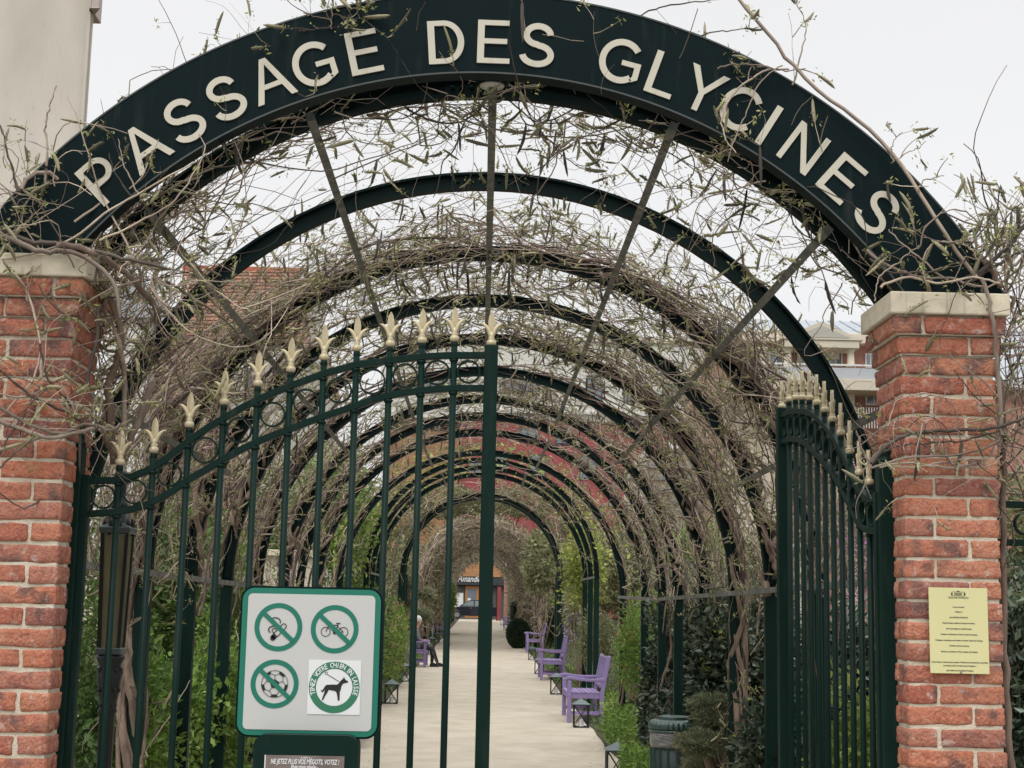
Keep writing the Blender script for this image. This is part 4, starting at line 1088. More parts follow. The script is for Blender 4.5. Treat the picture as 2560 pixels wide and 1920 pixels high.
#@@PART2@@
# ================================================================ benches, lanterns, bins
lil = mat('lilac_bench_paint', (0.23, 0.17, 0.34), 0.6, var=.25, scale=9, bump=.2, objrand=.12); streaks(lil, .45, (.14, .12, .17))
def make_bench(label, group='lilac benches along the path'):
    """local: x from front (-) to back (+), y along the seat, faces -x"""
    L = 1.45; t = empty('garden_bench', (0, 0, 0), 0, label, 'bench', group)
    for sy in (-1, 1):
        y = sy * (L / 2 - .035)
        MB().box(-.29, -.225, y - .032, y + .032, 0, .62).obj('leg', lil, t, .006, 1)
        mb = MB(); mb.bar((.24, y, 0), (.24, y, .44), .065, .065, up=(1, 0, 0)); mb.obj('leg', lil, t, .006, 1)
        MB().bar((.24, y, .43), (.345, y, 1.0), .06, .06, up=(1, 0, 0)).obj('back_post', lil, t, .01, 1)
        pts = [(-.34, .625), (-.31, .655), (-.24, .665), (-.12, .645), (.05, .632), (.28, .64)]
        rail_solid(MB(), pts, .045, y - .036, y + .036).obj('armrest', lil, t, .006, 1)
        MB().box(-.225, .21, y - .02, y + .02, .36, .43).obj('side_rail', lil, t); MB().box(-.225, .21, y - .015, y + .015, .12, .17).obj('stretcher', lil, t)
    MB().box(-.285, -.245, -L / 2 + .067, L / 2 - .067, .36, .43).obj('apron', lil, t)
    for k in range(7):
        x = -.255 + k * .073
        MB().box(x - .031, x + .031, -L / 2 + .01, L / 2 - .01, .432, .452).obj('slat', lil, t, .004, 1)
    def bk(z): return .24 + (z - .43) / .57 * .105
    for z, h_ in ((.53, .05), (.93, .10)):
        MB().bar((bk(z), -L / 2 + .06, z), (bk(z), L / 2 - .06, z), h_, .03, up=(1, 0, 0)).obj('back_rail', lil, t, .004, 1)
    for k in range(13):
        y = -L / 2 + .13 + k * (L - .26) / 12
        MB().bar((bk(.55), y, .55), (bk(.89), y, .89), .04, .016, up=(1, 0, 0)).obj('back_slat', lil, t)
    return t
b0 = make_bench('nearest lilac painted bench on the right, beside the second lantern from the camera')
b0.location = (1.63, 23.8, gz(23.8))
def bench(x, y, label, flip=False):
    b = copy_tree(b0); b['label'] = label; b.location = (x, y, gz(y)); b.rotation_euler = (0, 0, PI if flip else 0); return b
bench(1.66, 35.0, 'second lilac bench on the right with its back against purple wisteria flowers')
bench(1.84, 51.0, 'lilac bench on the right mostly hidden by the square clipped hedge')
bench(1.72, 74.5, 'small distant lilac bench on the right just beyond the clipped round box bush')
bench(1.65, 90, 'most distant lilac bench on the right near the far gate')
bench(-1.68, 39.9, 'lilac bench on the left on which a person sits', True)
bench(-1.72, 19.3, 'lilac bench on the left hidden behind the pictogram sign', True)
bench(-1.9, 68, 'distant lilac bench on the left beside green bamboo', True)

lan = mat('lantern_metal', (.012, .014, .014), .45, spec=.4); lroof = mat('lantern_roof', (.10, .13, .13), .35, metal=.4, var=.1)
def make_lantern(label):
    t = empty('path_lantern', (0, 0, 0), 0, label, 'lantern', 'lanterns along the path')
    h = .105; H = .33
    fr = MB()
    for sx_ in (-1, 1):
        for sy in (-1, 1): fr.box(sx_ * h - .008, sx_ * h + .008, sy * h - .008, sy * h + .008, 0, H)
    for z in (.008, H - .008):
        for s_ in (-1, 1):
            fr.box(-h + .008, h - .008, s_ * h - .007, s_ * h + .007, z - .007, z + .007); fr.box(s_ * h - .007, s_ * h + .007, -h + .008, h - .008, z - .007, z + .007)
    fr.obj('frame', lan, t)
    for s_ in (-1, 1):
        for k_ in (0, 1):
            a_, b_ = ((-h, H), (h, 0)) if k_ else ((-h, 0), (h, H))
            MB().bar((a_[0], s_ * h + .001 * k_, a_[1] * .96 + .01), (b_[0], s_ * h + .001 * k_, b_[1] * .96 + .01), .010, .006, up=(0, 1, 0)).obj('cross_brace', lan, t)
            MB().bar((s_ * h + .001 * k_, a_[0], a_[1] * .96 + .01), (s_ * h + .001 * k_, b_[0], b_[1] * .96 + .01), .010, .006, up=(1, 0, 0)).obj('cross_brace', lan, t)
    r = .128
    MB().add([(-r, -r, H + .003), (r, -r, H + .003), (r, r, H + .003), (-r, r, H + .003), (0, 0, H + .085), (-r, -r, H - .006), (r, -r, H - .006), (r, r, H - .006), (-r, r, H - .006)],
             [(0, 1, 4), (1, 2, 4), (2, 3, 4), (3, 0, 4), (5, 6, 1, 0), (6, 7, 2, 1), (7, 8, 3, 2), (8, 5, 0, 3), (8, 7, 6, 5)]).obj('roof', lroof, t)
    MB().lathe([(.045, .012), (.04, .018), (.032, .11), (.028, .118), (.001, .12)], k=16).obj('lamp_body', mat('lantern_lamp', (.5, .5, .48), .35, metal=.3) if 'lantern_lamp' not in bpy.data.materials else bpy.data.materials['lantern_lamp'], t)
    return t
l0 = make_lantern('nearest black lantern, cut by the bottom of the view, right of the path'); l0.location = (1.44, 15.8, gz(15.8) + .01)
spots = [(1.50, 22.3, 'lantern standing in front of the nearest lilac bench'), (1.50, 29.6, 'lantern between the two nearest lilac benches on the right'), (1.46, 37.1, 'lantern half hidden behind the front legs of the second right bench'),
         (1.55, 45, 'lantern just beyond the second right bench, before the square hedge'), (1.35, 70, 'tiny lantern on the right beyond the round box bush'), (1.35, 82, 'very distant lantern on the right edge, second from last'), (1.35, 95, 'farthest lantern on the right edge of the path'),
         (-1.51, 26.3, 'nearest lantern on the left path edge, just right of the pictogram sign'), (-1.62, 32.9, 'left lantern in front of the seated person'), (-1.66, 47.5, 'left lantern just behind the seated person'),
         (-1.70, 53, 'left lantern second beyond the seated person'), (-1.70, 59, 'left lantern third beyond the seated person'), (-1.70, 65, 'left lantern fourth beyond the seated person, next to the distant bench')]
for x, y, lb in spots:
    c = copy_tree(l0); c['label'] = lb; c.location = (x, y, gz(y) + .01)

bin_g = mat('bin_green', (.035, .075, .064), .28, var=.1, spec=.7); bag = mat('plastic_bag', (.28, .28, .28), .25, col2=(.10, .10, .105), scale=14, stretch=(1, 1, 6), bump=.6, bscale=25)
def make_bin(label):
    t = empty('litter_bin', (0, 0, 0), 0, label, 'litter bin', 'green urn shaped litter bins')
    MB().lathe([(.17, 0), (.185, .02), (.195, .3), (.20, .62)], k=32).obj('body', mat('bin_body', (.014, .03, .028), .5, bump=.3, bscale=50) if 'bin_body' not in bpy.data.materials else bpy.data.materials['bin_body'], t)
    for k in range(16):
        a = 2 * PI * k / 16
        MB().bar((.2 * math.cos(a), .2 * math.sin(a), .02), (.206 * math.cos(a), .206 * math.sin(a), .6), .02, .012).obj('rib', bin_g, t)
    V = []; prof = [(.208, .6), (.214, .63), (.212, .70), (.216, .735)]
    MB().lathe(prof, k=40, flute=0).obj('plastic_bag', bag, t)
    MB().lathe([(.222, .733), (.224, .745), (.215, .752)], k=36).obj('band', bin_g, t)
    MB().lathe([(.204, .752), (.216, .765), (.220, .785), (.214, .81), (.192, .832), (.155, .842)], k=180, flute=30, fa=.05).obj('fluted_lid', bin_g, t)
    MB().lathe([(.135, .83), (.142, .845), (.138, .852), (.142, .862), (.136, .868), (.118, .866), (.112, .84), (.001, .80)], k=36).obj('rim', bin_g, t)
    return t
bn = make_bin('green urn shaped litter bin with fluted lid at the right foot of the arcade'); bn.location = (U(1456, 1600, 13.5)[0], 13.5, gz(13.5))
bn2 = copy_tree(bn); bn2['label'] = 'distant green litter bin on the left behind the seated person'; bn2.location = (-2.35, 60, gz(60))

# ---- ornate gas lamp behind the left gate leaf
YL = 6.35
lx = U(246, 1300, YL)[0]
t = empty('ornate_lantern', (lx, YL, 0), 0, 'ornate black gas lantern on a scrolled post behind the left gate leaf', 'street lamp')
zt = U(232, 1150, YL)[2]; zb = U(232, 1405, YL)[2]
MB().lathe([(.05, 0), (.05, .08), (.03, .12), (.026, 1.0), (.03, zb - .26), (.036, zb - .25), (.03, zb - .23), (.04, zb - .16), (.048, zb - .09), (.04, zb - .06), (.054, zb - .03), (.05, zb - .018)], k=18, flute=9, fa=.12).obj('post', lan, t)
for k in range(8):
    a = 2 * PI * k / 8; c_, s_ = math.cos(a), math.sin(a)
    for (r0, z0, sc) in ((.042, zb - .17, .8), (.046, zb - .09, .95), (.032, zb - .23, .6)):
        P = [((r0 + .012 * sc * q * math.cos(q * 3.2)) * c_, (r0 + .012 * sc * q * math.cos(q * 3.2)) * s_, z0 + .022 * sc * math.sin(q * 3.2) * (1.3 - q)) for q in np.linspace(0, 1.3, 9)]
        MB().tube(P, .007 * sc, 6).obj('scroll', lan, t)
def sq(r, z): return [(-r, -r, z), (r, -r, z), (r, r, z), (-r, r, z)]
rb_, rt_ = .040, .051
for i, (x, y) in enumerate(((-1, -1), (1, -1), (1, 1), (-1, 1))):
    MB().bar((x * rb_, y * rb_, zb), (x * rt_, y * rt_, zt), .014, .014).obj('corner_bar', lan, t)
gl = mat('amber_lantern_glass', (.15, .15, .08), .25, col2=(.32, .30, .17), scale=9, stretch=(1, 1, .3), spec=.6, trans=.4)
for i in range(4):
    a = i * PI / 2; Mx = Matrix.Rotation(a, 3, 'Z')
    V = [Mx @ Vector(v) for v in ((-rb_ + .008, -rb_, zb + .012), (rb_ - .008, -rb_, zb + .012), (rt_ - .008, -rt_, zt - .012), (-rt_ + .008, -rt_, zt - .012), (-rb_ + .008, -rb_ + .004, zb + .012), (rb_ - .008, -rb_ + .004, zb + .012), (rt_ - .008, -rt_ + .004, zt - .012), (-rt_ + .008, -rt_ + .004, zt - .012))]
    MB().add(V, [(0, 1, 2, 3), (7, 6, 5, 4), (0, 4, 5, 1), (1, 5, 6, 2), (2, 6, 7, 3), (3, 7, 4, 0)]).obj('glass_pane', gl, t)
MB().add(sq(rb_ + .012, zb - .016) + sq(rb_ + .014, zb + .012), [(0, 3, 2, 1), (4, 5, 6, 7), (0, 1, 5, 4), (1, 2, 6, 5), (2, 3, 7, 6), (3, 0, 4, 7)]).obj('base_frame', lroof, t, .004, 1)
MB().add(sq(rt_ + .012, zt - .005) + sq(rt_ + .016, zt + .02) + sq(rt_ - .01, zt + .035) + sq(.034, zt + .10), [(0, 3, 2, 1), (0, 1, 5, 4), (1, 2, 6, 5), (2, 3, 7, 6), (3, 0, 4, 7), (4, 5, 9, 8), (5, 6, 10, 9), (6, 7, 11, 10), (7, 4, 8, 11), (8, 9, 13, 12), (9, 10, 14, 13), (10, 11, 15, 14), (11, 8, 12, 15), (12, 13, 14, 15)]).obj('lantern_roof', lroof, t, .003, 1)
ztop = U(240, 1018, YL)[2]
MB().lathe([(.034, zt + .1), (.036, zt + .12), (.026, zt + .13), (.024, ztop - .03), (.030, ztop - .02), (.030, ztop - .008), (.02, ztop), (.001, ztop + .003)], k=18).obj('chimney', lan, t)
for k in range(10):
    a = 2 * PI * k / 10; rr = rt_ + .006
    MB().tube([(rr * math.cos(a), rr * math.sin(a), zt + .02), (rr * 1.08 * math.cos(a), rr * 1.08 * math.sin(a), zt + .04), (rr * 1.0 * math.cos(a), rr * math.sin(a), zt + .06)], [.009, .008, .002], 6).obj('leaf_crest', lan, t)

# ---- fence beyond the right pillar
t = empty('iron_fence', (2.0, 5.75, 0), 0, 'black iron railing with gold tipped bars on the outer side of the right pillar', 'fence')
z1 = U(2190, 1090, 5.75)[2]; z2 = U(2190, 1172, 5.75)[2]
for k in range(12):
    x = .16 + k * .12
    b = MB().tube([(x, 0, .1), (x, 0, z1 + .07)], .0125, 10).obj('bar', MT['green'], t)
    if k: link('finial', GOLD, b, None, (x, 0, z1 + .09))
for z in (z1, z2): MB().box(-.08, 1.6, -.014, .014, z - .0125, z + .0125).obj('rail', MT['green'], t, .002, 1)
for k in range(12): link('ring', ring_mesh(.045), t, None, (.10 + k * .12, 0, (z1 + z2) / 2))

# ---- seated person
def skin_body(name, nodes, edges, m, parent, sub=2):
    me = bpy.data.meshes.new(name); me.from_pydata([n_[0] for n_ in nodes], edges, []); o = bpy.data.objects.new(name, me); C.objects.link(o)
    md = o.modifiers.new('s', 'SKIN'); me.skin_vertices[0].data[0].use_root = True
    for i, n_ in enumerate(nodes): me.skin_vertices[0].data[i].radius = (n_[1], n_[2] if len(n_) > 2 else n_[1])
    s_ = o.modifiers.new('d', 'SUBSURF'); s_.levels = sub; s_.render_levels = sub
    dg = bpy.context.evaluated_depsgraph_get(); ev = o.evaluated_get(dg); me2 = bpy.data.meshes.new_from_object(ev)
    bpy.data.objects.remove(o); bpy.data.meshes.remove(me); me2.name = name; me2.materials.clear(); me2.materials.append(m)
    for p_ in me2.polygons: p_.use_smooth = True
    return link(name, me2, parent)
pt = empty('person', (-1.68, 39.75, gz(39.75)), 0, 'person with white hair, grey jacket and black boots seated on the left lilac bench', 'person')
skin = mat('skin', (.50, .28, .20), .6); grey_c = mat('grey_jacket', (.13, .13, .14), .9, var=.2, scale=12); drk = mat('dark_trousers', (.015, .015, .017), .8); hairm = mat('white_hair', (.55, .54, .52), .8, bump=.5)
# x towards path is +
N_ = [((.0, 0, .50), .15, .13), ((-.03, 0, .68), .145, .11), ((-.02, 0, .88), .165, .11), ((.0, 0, .99), .075, .07), ((.03, 0, 1.06), .05), ((.05, 0, 1.15), .085, .095), ((.055, 0, 1.23), .08, .085),
      ((.0, -.17, .93), .058), ((.08, -.21, .70), .045), ((.28, -.08, .62), .034), ((.0, .17, .93), .058), ((.08, .21, .70), .045), ((.28, .06, .62), .034),
      ((.08, -.1, .50), .10), ((.42, -.1, .50), .075), ((.44, -.1, .28), .055), ((.43, -.1, .09), .042), ((.08, .1, .50), .10), ((.42, .1, .50), .075), ((.50, .1, .28), .055), ((.58, .1, .09), .042)]
E_ = [(0, 1), (1, 2), (2, 3), (3, 4), (4, 5), (5, 6), (2, 7), (7, 8), (8, 9), (2, 10), (10, 11), (11, 12), (0, 13), (13, 14), (14, 15), (15, 16), (0, 17), (17, 18), (18, 19), (19, 20)]
bd_ = skin_body('body', N_, E_, skin, pt)
bd_.data.materials.append(grey_c); bd_.data.materials.append(drk)
for p_ in bd_.data.polygons:
    c = p_.center
    if c.z < 1.0 and not (c.x > .25 and .585 < c.z < .66 and abs(c.y) < .12): p_.material_index = 1
    if c.x > .12 and c.z < .58 or c.z < .47: p_.material_index = 2
MB().ball((.03, 0, 1.22), .105, .10, .105, 16, 10).obj('hair', hairm, pt)
MB().ball((.145, 0, 1.165), .014, .012, .018, 8, 6).obj('nose', skin, pt)
for s_ in (-1, 1):
    MB().ball((.128, s_ * .032, 1.19), .010, .013, .008, 8, 6).obj('eye', drk, pt); MB().ball((.04, s_ * .092, 1.17), .02, .012, .028, 8, 6).obj('ear', skin, pt)
    for k in range(5):
        fy = s_ * .05 - .022 + k * .011; fl = (.055, .07, .075, .068, .05)[k]
        MB().tube([(.27, fy * .9, .615), (.31, fy, .62), (.31 + fl * .5, fy, .605), (.31 + fl * .7, fy, .58)], [.011, .009, .008, .006], 6).obj('finger', skin, pt)
MB().box(-.02, .2, -.006, .006, 1.128, 1.132).obj('mouth', mat('lips', (.35, .12, .1), .6), pt) if False else None
for (x, y) in ((.43, -.1), (.58, .1)):
    MB().add([(x - .05, y - .042, 0), (x + .20, y - .035, 0), (x + .20, y + .035, 0), (x - .05, y + .042, 0), (x - .05, y - .045, .10), (x + .06, y - .045, .11), (x + .06, y + .045, .11), (x - .05, y + .045, .10), (x + .19, y - .03, .05), (x + .19, y + .03, .05)],
             [(0, 3, 2, 1), (0, 1, 8, 5, 4), (3, 7, 6, 9, 2), (4, 5, 6, 7), (5, 8, 9, 6), (1, 2, 9, 8), (0, 4, 7, 3)]).obj('boot', drk, pt, .012, 2)
t = empty('walking_stick', (-1.40, 39.6, gz(39.7)), 0, 'thin grey walking stick leaning by the seated person', 'walking stick')
MB().tube([(.34, 0, 0), (.0, 0, .72)], .012, 8).obj('shaft', lroof, t); MB().tube([(.0, 0, .72), (-.02, 0, .76), (.03, 0, .79), (.09, 0, .77)], .014, 8).obj('handle', lan, t)
t = empty('handbag', (-1.43, 39.78, gz(39.7) + .62), 0, 'small pink bag on the lap of the seated person', 'bag')
MB().box(-.08, .08, -.09, .09, -.03, .09).obj('pouch', mat('pink_bag', (.45, .12, .22), .6), t, .025, 2); MB().tube([(0, -.06, .08), (0, -.04, .15), (0, .04, .15), (0, .06, .08)], .008, 6).obj('strap', drk, t)

# ================================================================ planting
def XA(xd, Y): return float(U(xd, 1330, Y)[0])
def ZA(yd, xd, Y): return float(U(xd, yd, Y)[2]) - gz(Y)
def bush(name, label, cat_, xd0, xd1, yd_top, Y, n, size, m, depth=1.0, zb=0.0, lumps=7, seed=1, **kw):
    """lumpy bush filling photo span xd0-xd1 with its top at yd_top, standing on the ground at distance Y"""
    r = np.random.default_rng(seed)
    x0, x1 = XA(xd0, Y), XA(xd1, Y); h = ZA(yd_top, (xd0 + xd1) / 2, Y); cx = (x0 + x1) / 2; wdt = (x1 - x0)
    bl = []
    for k in range(lumps):
        rx = wdt * r.uniform(.22, .34); rz = h * r.uniform(.18, .30); ry = depth * r.uniform(.25, .45)
        bl.append(((r.random() - .5) * (wdt - rx * 1.6), (r.random() - .5) * depth * .6, zb + rz + (h - zb - 2 * rz) * r.random(), rx, ry, rz))
    bl.append((0, 0, zb + (h - zb) * .5, wdt * .42, depth * .4, (h - zb) * .46))
    return shrub(name, label, cat_, (cx, Y), bl, n, size, m, **kw)

# crowns leaning over the far arcade, and fresh leaves on the middle arches
for sg, nm in ((-1, 'left'), (1, 'right')):
    shrub('broadleaf_tree', 'grey green tree crown leaning over the far arcade from the %s' % nm, 'tree', (sg * 4.6, 72), [(-sg * 2.6, 0, 6.4, 1.9, 2, .9), (-sg * 3.9, .5, 6.2, 1.5, 2, .75), (-sg * .8, 0, 5.8, 1.6, 2, 1.5), (0, 0, 3.6, 1.5, 2, 2.0)], 11000, .15, LF['olive'], stems=4)
# left side
bush('leafy_shrub', 'dark shrub squeezed between the ornate lantern and the left hinge post', 'shrub', 130, 270, 960, 9.0, 5000, .055, LF['mid'], depth=1.0, seed=51)
bush('leafy_shrub', 'tall loose green shrub behind the third and fourth left arches', 'shrub', 280, 480, 1010, 15.5, 5500, .07, LF['mid'], depth=1.6, zb=1.3, seed=52, shell=.2)
bush('broadleaf_tree', 'yellow green tree behind the garden wall seen over the left gate bars', 'tree', 540, 800, 960, 24, 8000, .09, LF['bright'], depth=3, zb=1.9, lumps=9, seed=53, shell=.2)
bush('leafy_shrub', 'mid green leafy shrub behind the left gate leaf, lowest and nearest', 'shrub', 195, 400, 1330, 9.5, 6500, .060, LF['bright'], depth=1.3, seed=2)
bush('leafy_shrub', 'dense green shrub behind the left gate leaf beside the twisted wisteria trunk', 'shrub', 330, 560, 1320, 12, 7500, .062, LF['bright'], depth=1.6, seed=3)
bush('leafy_shrub', 'dark green shrub filling the bed left of the pictogram sign', 'shrub', 440, 640, 1380, 15.5, 6000, .06, LF['mid'], depth=1.8, seed=4)
bush('glossy_shrub', 'tall glossy leaved shrub above the ornate lantern', 'shrub', 230, 430, 1060, 13.5, 7500, .075, LF['mid'], depth=1.5, zb=.9, seed=5, extra=[('flowers', 60, .02, LF['white'], .8)])
bush('glossy_shrub', 'tall shrub with pale new leaves between the second and third left posts', 'shrub', 400, 560, 1110, 17, 7000, .07, LF['bright'], depth=1.5, zb=.8, seed=6)
bush('white_flowering_shrub', 'shrub dotted with small white flowers before the cream garden wall', 'shrub', 500, 660, 1225, 18.2, 5200, .05, LF['bright'], depth=1.2, seed=7, extra=[('flowers', 260, .018, LF['white'], .85)])
bush('broadleaf_tree', 'green tree crown rising behind the cream garden wall on the left', 'tree', 470, 720, 1020, 27, 9000, .11, LF['mid'], depth=3.5, zb=1.8, lumps=10, seed=8, stems=4)
bush('broadleaf_tree', 'pale green tree left of the path behind the middle posts', 'tree', 660, 850, 1040, 36, 9000, .12, LF['olive'], depth=4, zb=1.2, lumps=10, seed=9, stems=4)
bush('leafy_shrub', 'shrub with reddish tinted leaves left of the path beyond the sign', 'shrub', 815, 885, 1290, 31, 5200, .055, LF['bright'], depth=3, seed=10, extra=[('red_tips', 90, .03, LF['pink'], .85)])
bush('leafy_shrub', 'dark shrub hidden behind the pictogram sign', 'shrub', 560, 760, 1270, 21, 6500, .07, LF['mid'], depth=3, seed=11)
bush('leafy_shrub', 'green shrub above the top right corner of the pictogram sign', 'shrub', 700, 840, 1240, 26, 6500, .07, LF['mid'], depth=3, seed=12)
bush('bamboo_clump', 'feathery bright green bamboo clump beside the far left bench', 'bamboo', 924, 982, 1238, 72, 6500, .16, LF['bright'], depth=4, seed=13, aspect=.25)
bush('broadleaf_tree', 'olive green tree left of the far arcade', 'tree', 820, 945, 1150, 58, 8000, .16, LF['olive'], depth=5, zb=.6, seed=14, lumps=9)
def cloud_pine(label, base, pads, size=.05, n=2600, trunk=True):
    t = shrub('cloud_pine', label, 'pine', base, pads, n, size, LF['pine'], stems=0, aspect=.14, shell=.7, up=1.2)
    for b in pads:
        MB().ball((b[0], b[1], b[2] - .01), b[3] * .8, b[4] * .8, b[5] * .72, 14, 8).obj('pad_core', mat('pine_core', (.03, .04, .022), .95, bump=.5) if 'pine_core' not in bpy.data.materials else bpy.data.materials['pine_core'], t)
        MB().tube([(0, 0, 0), (b[0] * .2, b[1] * .3, b[2] * .5), (b[0] * .8, b[1] * .8, b[2] - b[5] * .6), (b[0], b[1], b[2])], [.05, .04, .03, .02], 7).obj('branch', MT['bark'], t)
    return t
Yp = 11.7
def pad(xd0, xd1, yd0, yd1, Y, bx_, dy=0, dep=None):
    a_ = U(xd0, yd1, Y); b_ = U(xd1, yd0, Y); rx = (b_[0] - a_[0]) / 2
    return ((a_[0] + b_[0]) / 2 - bx_, dy, (a_[2] + b_[2]) / 2 - gz(Y), rx, dep or rx * .9, (b_[2] - a_[2]) / 2)
bxp = XA(1560, Yp)
cloud_pine('cloud pruned pine with flat pads in front of the green litter bin', (bxp, Yp), [pad(1490, 1590, 1503, 1535, Yp, bxp), pad(1498, 1585, 1530, 1576, Yp, bxp, -.08), pad(1452, 1560, 1576, 1628, Yp, bxp, -.2), pad(1480, 1580, 1635, 1690, Yp, bxp, .1)], .038, 15000)
bxq = XA(905, 46)
cloud_pine('distant cloud pruned pine left of the path above the litter bin', (bxq, 46), [pad(898, 940, 1272, 1298, 46, bxq), pad(896, 936, 1316, 1342, 46, bxq, -.4), pad(850, 905, 1240, 1275, 46, bxq), pad(845, 895, 1285, 1315, 46, bxq, .3)], .11, 6000)

# right side
bush('laurel_shrub', 'dark laurel standing before the sixth right post of the arcade', 'shrub', 1482, 1600, 1245, 12.78, 6500, .07, LF['dark'], depth=.8, seed=61, extra=[('new_shoots', 22, .04, LF['yellow'], .95)])
bush('laurel_shrub', 'dark laurel with green shoots left of the tall green post above the bin', 'shrub', 1385, 1470, 1380, 17.2, 6000, .075, LF['dark'], depth=1.0, seed=62, extra=[('new_shoots', 30, .045, LF['yellow'], .95)])
bush('laurel_shrub', 'big dark laurel shrub right of the path behind the green post and bin', 'shrub', 1410, 1620, 1215, 16.2, 11000, .085, LF['dark'], depth=1.4, lumps=10, seed=21, extra=[('new_shoots', 40, .045, LF['yellow'], .95)])
bush('laurel_shrub', 'dark laurel shrub behind the wisteria trunk left of the open gate leaf', 'shrub', 1560, 1740, 1250, 13.2, 9000, .08, LF['dark'], depth=1.2, lumps=9, seed=22, extra=[('new_shoots', 22, .045, LF['yellow'], .95)])
bush('laurel_shrub', 'low dark laurel at the foot of the open gate leaf', 'shrub', 1590, 1800, 1480, 10.2, 6000, .07, LF['dark'], depth=.9, seed=23, extra=[('new_shoots', 16, .04, LF['yellow'], .95)])
bush('leafy_shrub', 'yellow green shrub seen between the bars of the open right gate leaf', 'shrub', 1740, 1930, 1430, 9.0, 5000, .06, LF['yellow'], depth=.8, seed=24)
bush('laurel_shrub', 'dark laurel seen through the bars of the open right gate leaf', 'shrub', 1700, 1960, 1280, 11.5, 9000, .08, LF['dark'], depth=1.2, seed=25)
bush('laurel_shrub', 'dark glossy laurel behind the iron railing right of the right pillar', 'shrub', 2080, 2330, 1180, 8.2, 9000, .06, LF['dark'], depth=1.0, seed=26, extra=[('new_shoots', 30, .035, LF['yellow'], .95)])
bush('leafy_shrub', 'loose pale shrub between the right pillar railing and the brick house', 'shrub', 2130, 2330, 950, 9.5, 3500, .05, LF['olive'], depth=1.0, zb=1.2, seed=42, shell=.1)
bush('japanese_maple', 'light green maple with pink seed keys behind the nearest lilac bench', 'tree', 1335, 1440, 1270, 19.5, 9000, .05, LF['bright'], depth=1.6, zb=.55, seed=27, aspect=.35, extra=[('pink_keys', 200, .022, LF['pink'], .9)])
bush('leafy_shrub', 'bright green low bush between the nearest lantern and the litter bin', 'shrub', 1300, 1400, 1520, 19.6, 6500, .045, LF['bright'], depth=2.6, seed=28)
bush('leafy_shrub', 'bright green low bush at the bottom edge right of the nearest lantern', 'shrub', 1345, 1470, 1610, 15.0, 5000, .045, LF['bright'], depth=1.4, seed=29)
bush('leafy_shrub', 'low green bush under and behind the nearest lilac bench', 'shrub', 1255, 1345, 1490, 27.5, 4500, .05, LF['bright'], depth=3, seed=30)
bush('leafy_shrub', 'low green bush between the two nearest right benches', 'shrub', 1190, 1260, 1440, 40, 4000, .06, LF['bright'], depth=4, seed=31)
bush('grey_shrub', 'tan twiggy shrub with faded flowers behind the second right bench', 'shrub', 1240, 1345, 1310, 27.5, 5500, .07, LF['olive'], depth=2, zb=.5, seed=32, aspect=.25)
bush('flowering_wisteria', 'purple flowering wisteria hanging over the second right lilac bench', 'wisteria', 1215, 1290, 1240, 33, 2200, .08, LF['olive'], depth=2, zb=.9, seed=33, extra=[('flower_clusters', 130, .05, LF['lilac'], .6)])
bush('climbing_foliage', 'yellow green climber with fresh leaves on the middle right posts', 'climber', 1195, 1305, 1115, 29, 3800, .085, LF['yellow'], depth=1.5, zb=1.4, seed=34, shell=.1)
bush('broadleaf_tree', 'pale green tree right of the arcade in front of the slatted balconies', 'tree', 1250, 1480, 1090, 34, 9000, .12, LF['olive'], depth=4, zb=1.0, lumps=10, seed=35)
bush('broadleaf_tree', 'light green tree between the right posts and the pink brick building', 'tree', 1400, 1640, 1110, 27, 9000, .10, LF['bright'], depth=3, zb=1.2, lumps=10, seed=36, shell=.2)
bush('white_flowering_shrub', 'white blossoming shrub behind the top of the laurel on the right', 'shrub', 1560, 1760, 1120, 19, 4500, .06, LF['olive'], depth=2, zb=1.4, seed=37, shell=.2, extra=[('flowers', 400, .022, LF['white'], .6)])
bush('lilac_tree', 'pink purple flowering tree between the open gate leaf and the right pillar', 'tree', 1740, 1960, 965, 20, 3500, .05, LF['olive'], depth=2, zb=1.8, seed=38, shell=.1, extra=[('blossoms', 900, .03, leafmat('magenta_petals', (.42, .16, .34), (.52, .28, .46)), .2)])
bush('box_hedge', 'dark green tree backdrop right of the far arcade', 'hedge', 1120, 1230, 1180, 70, 9000, .2, LF['olive'], depth=6, zb=1.4, lumps=9, seed=39)
bush('broadleaf_tree', 'olive tree overhanging the right side before the far arcade', 'tree', 1130, 1215, 1150, 46, 7500, .13, LF['olive'], depth=5, zb=2.1, lumps=9, seed=40, stems=2)
bush('leafy_shrub', 'fresh green shrub right of the far arcade entrance', 'shrub', 1140, 1215, 1270, 64, 5000, .12, LF['bright'], depth=4, seed=41)

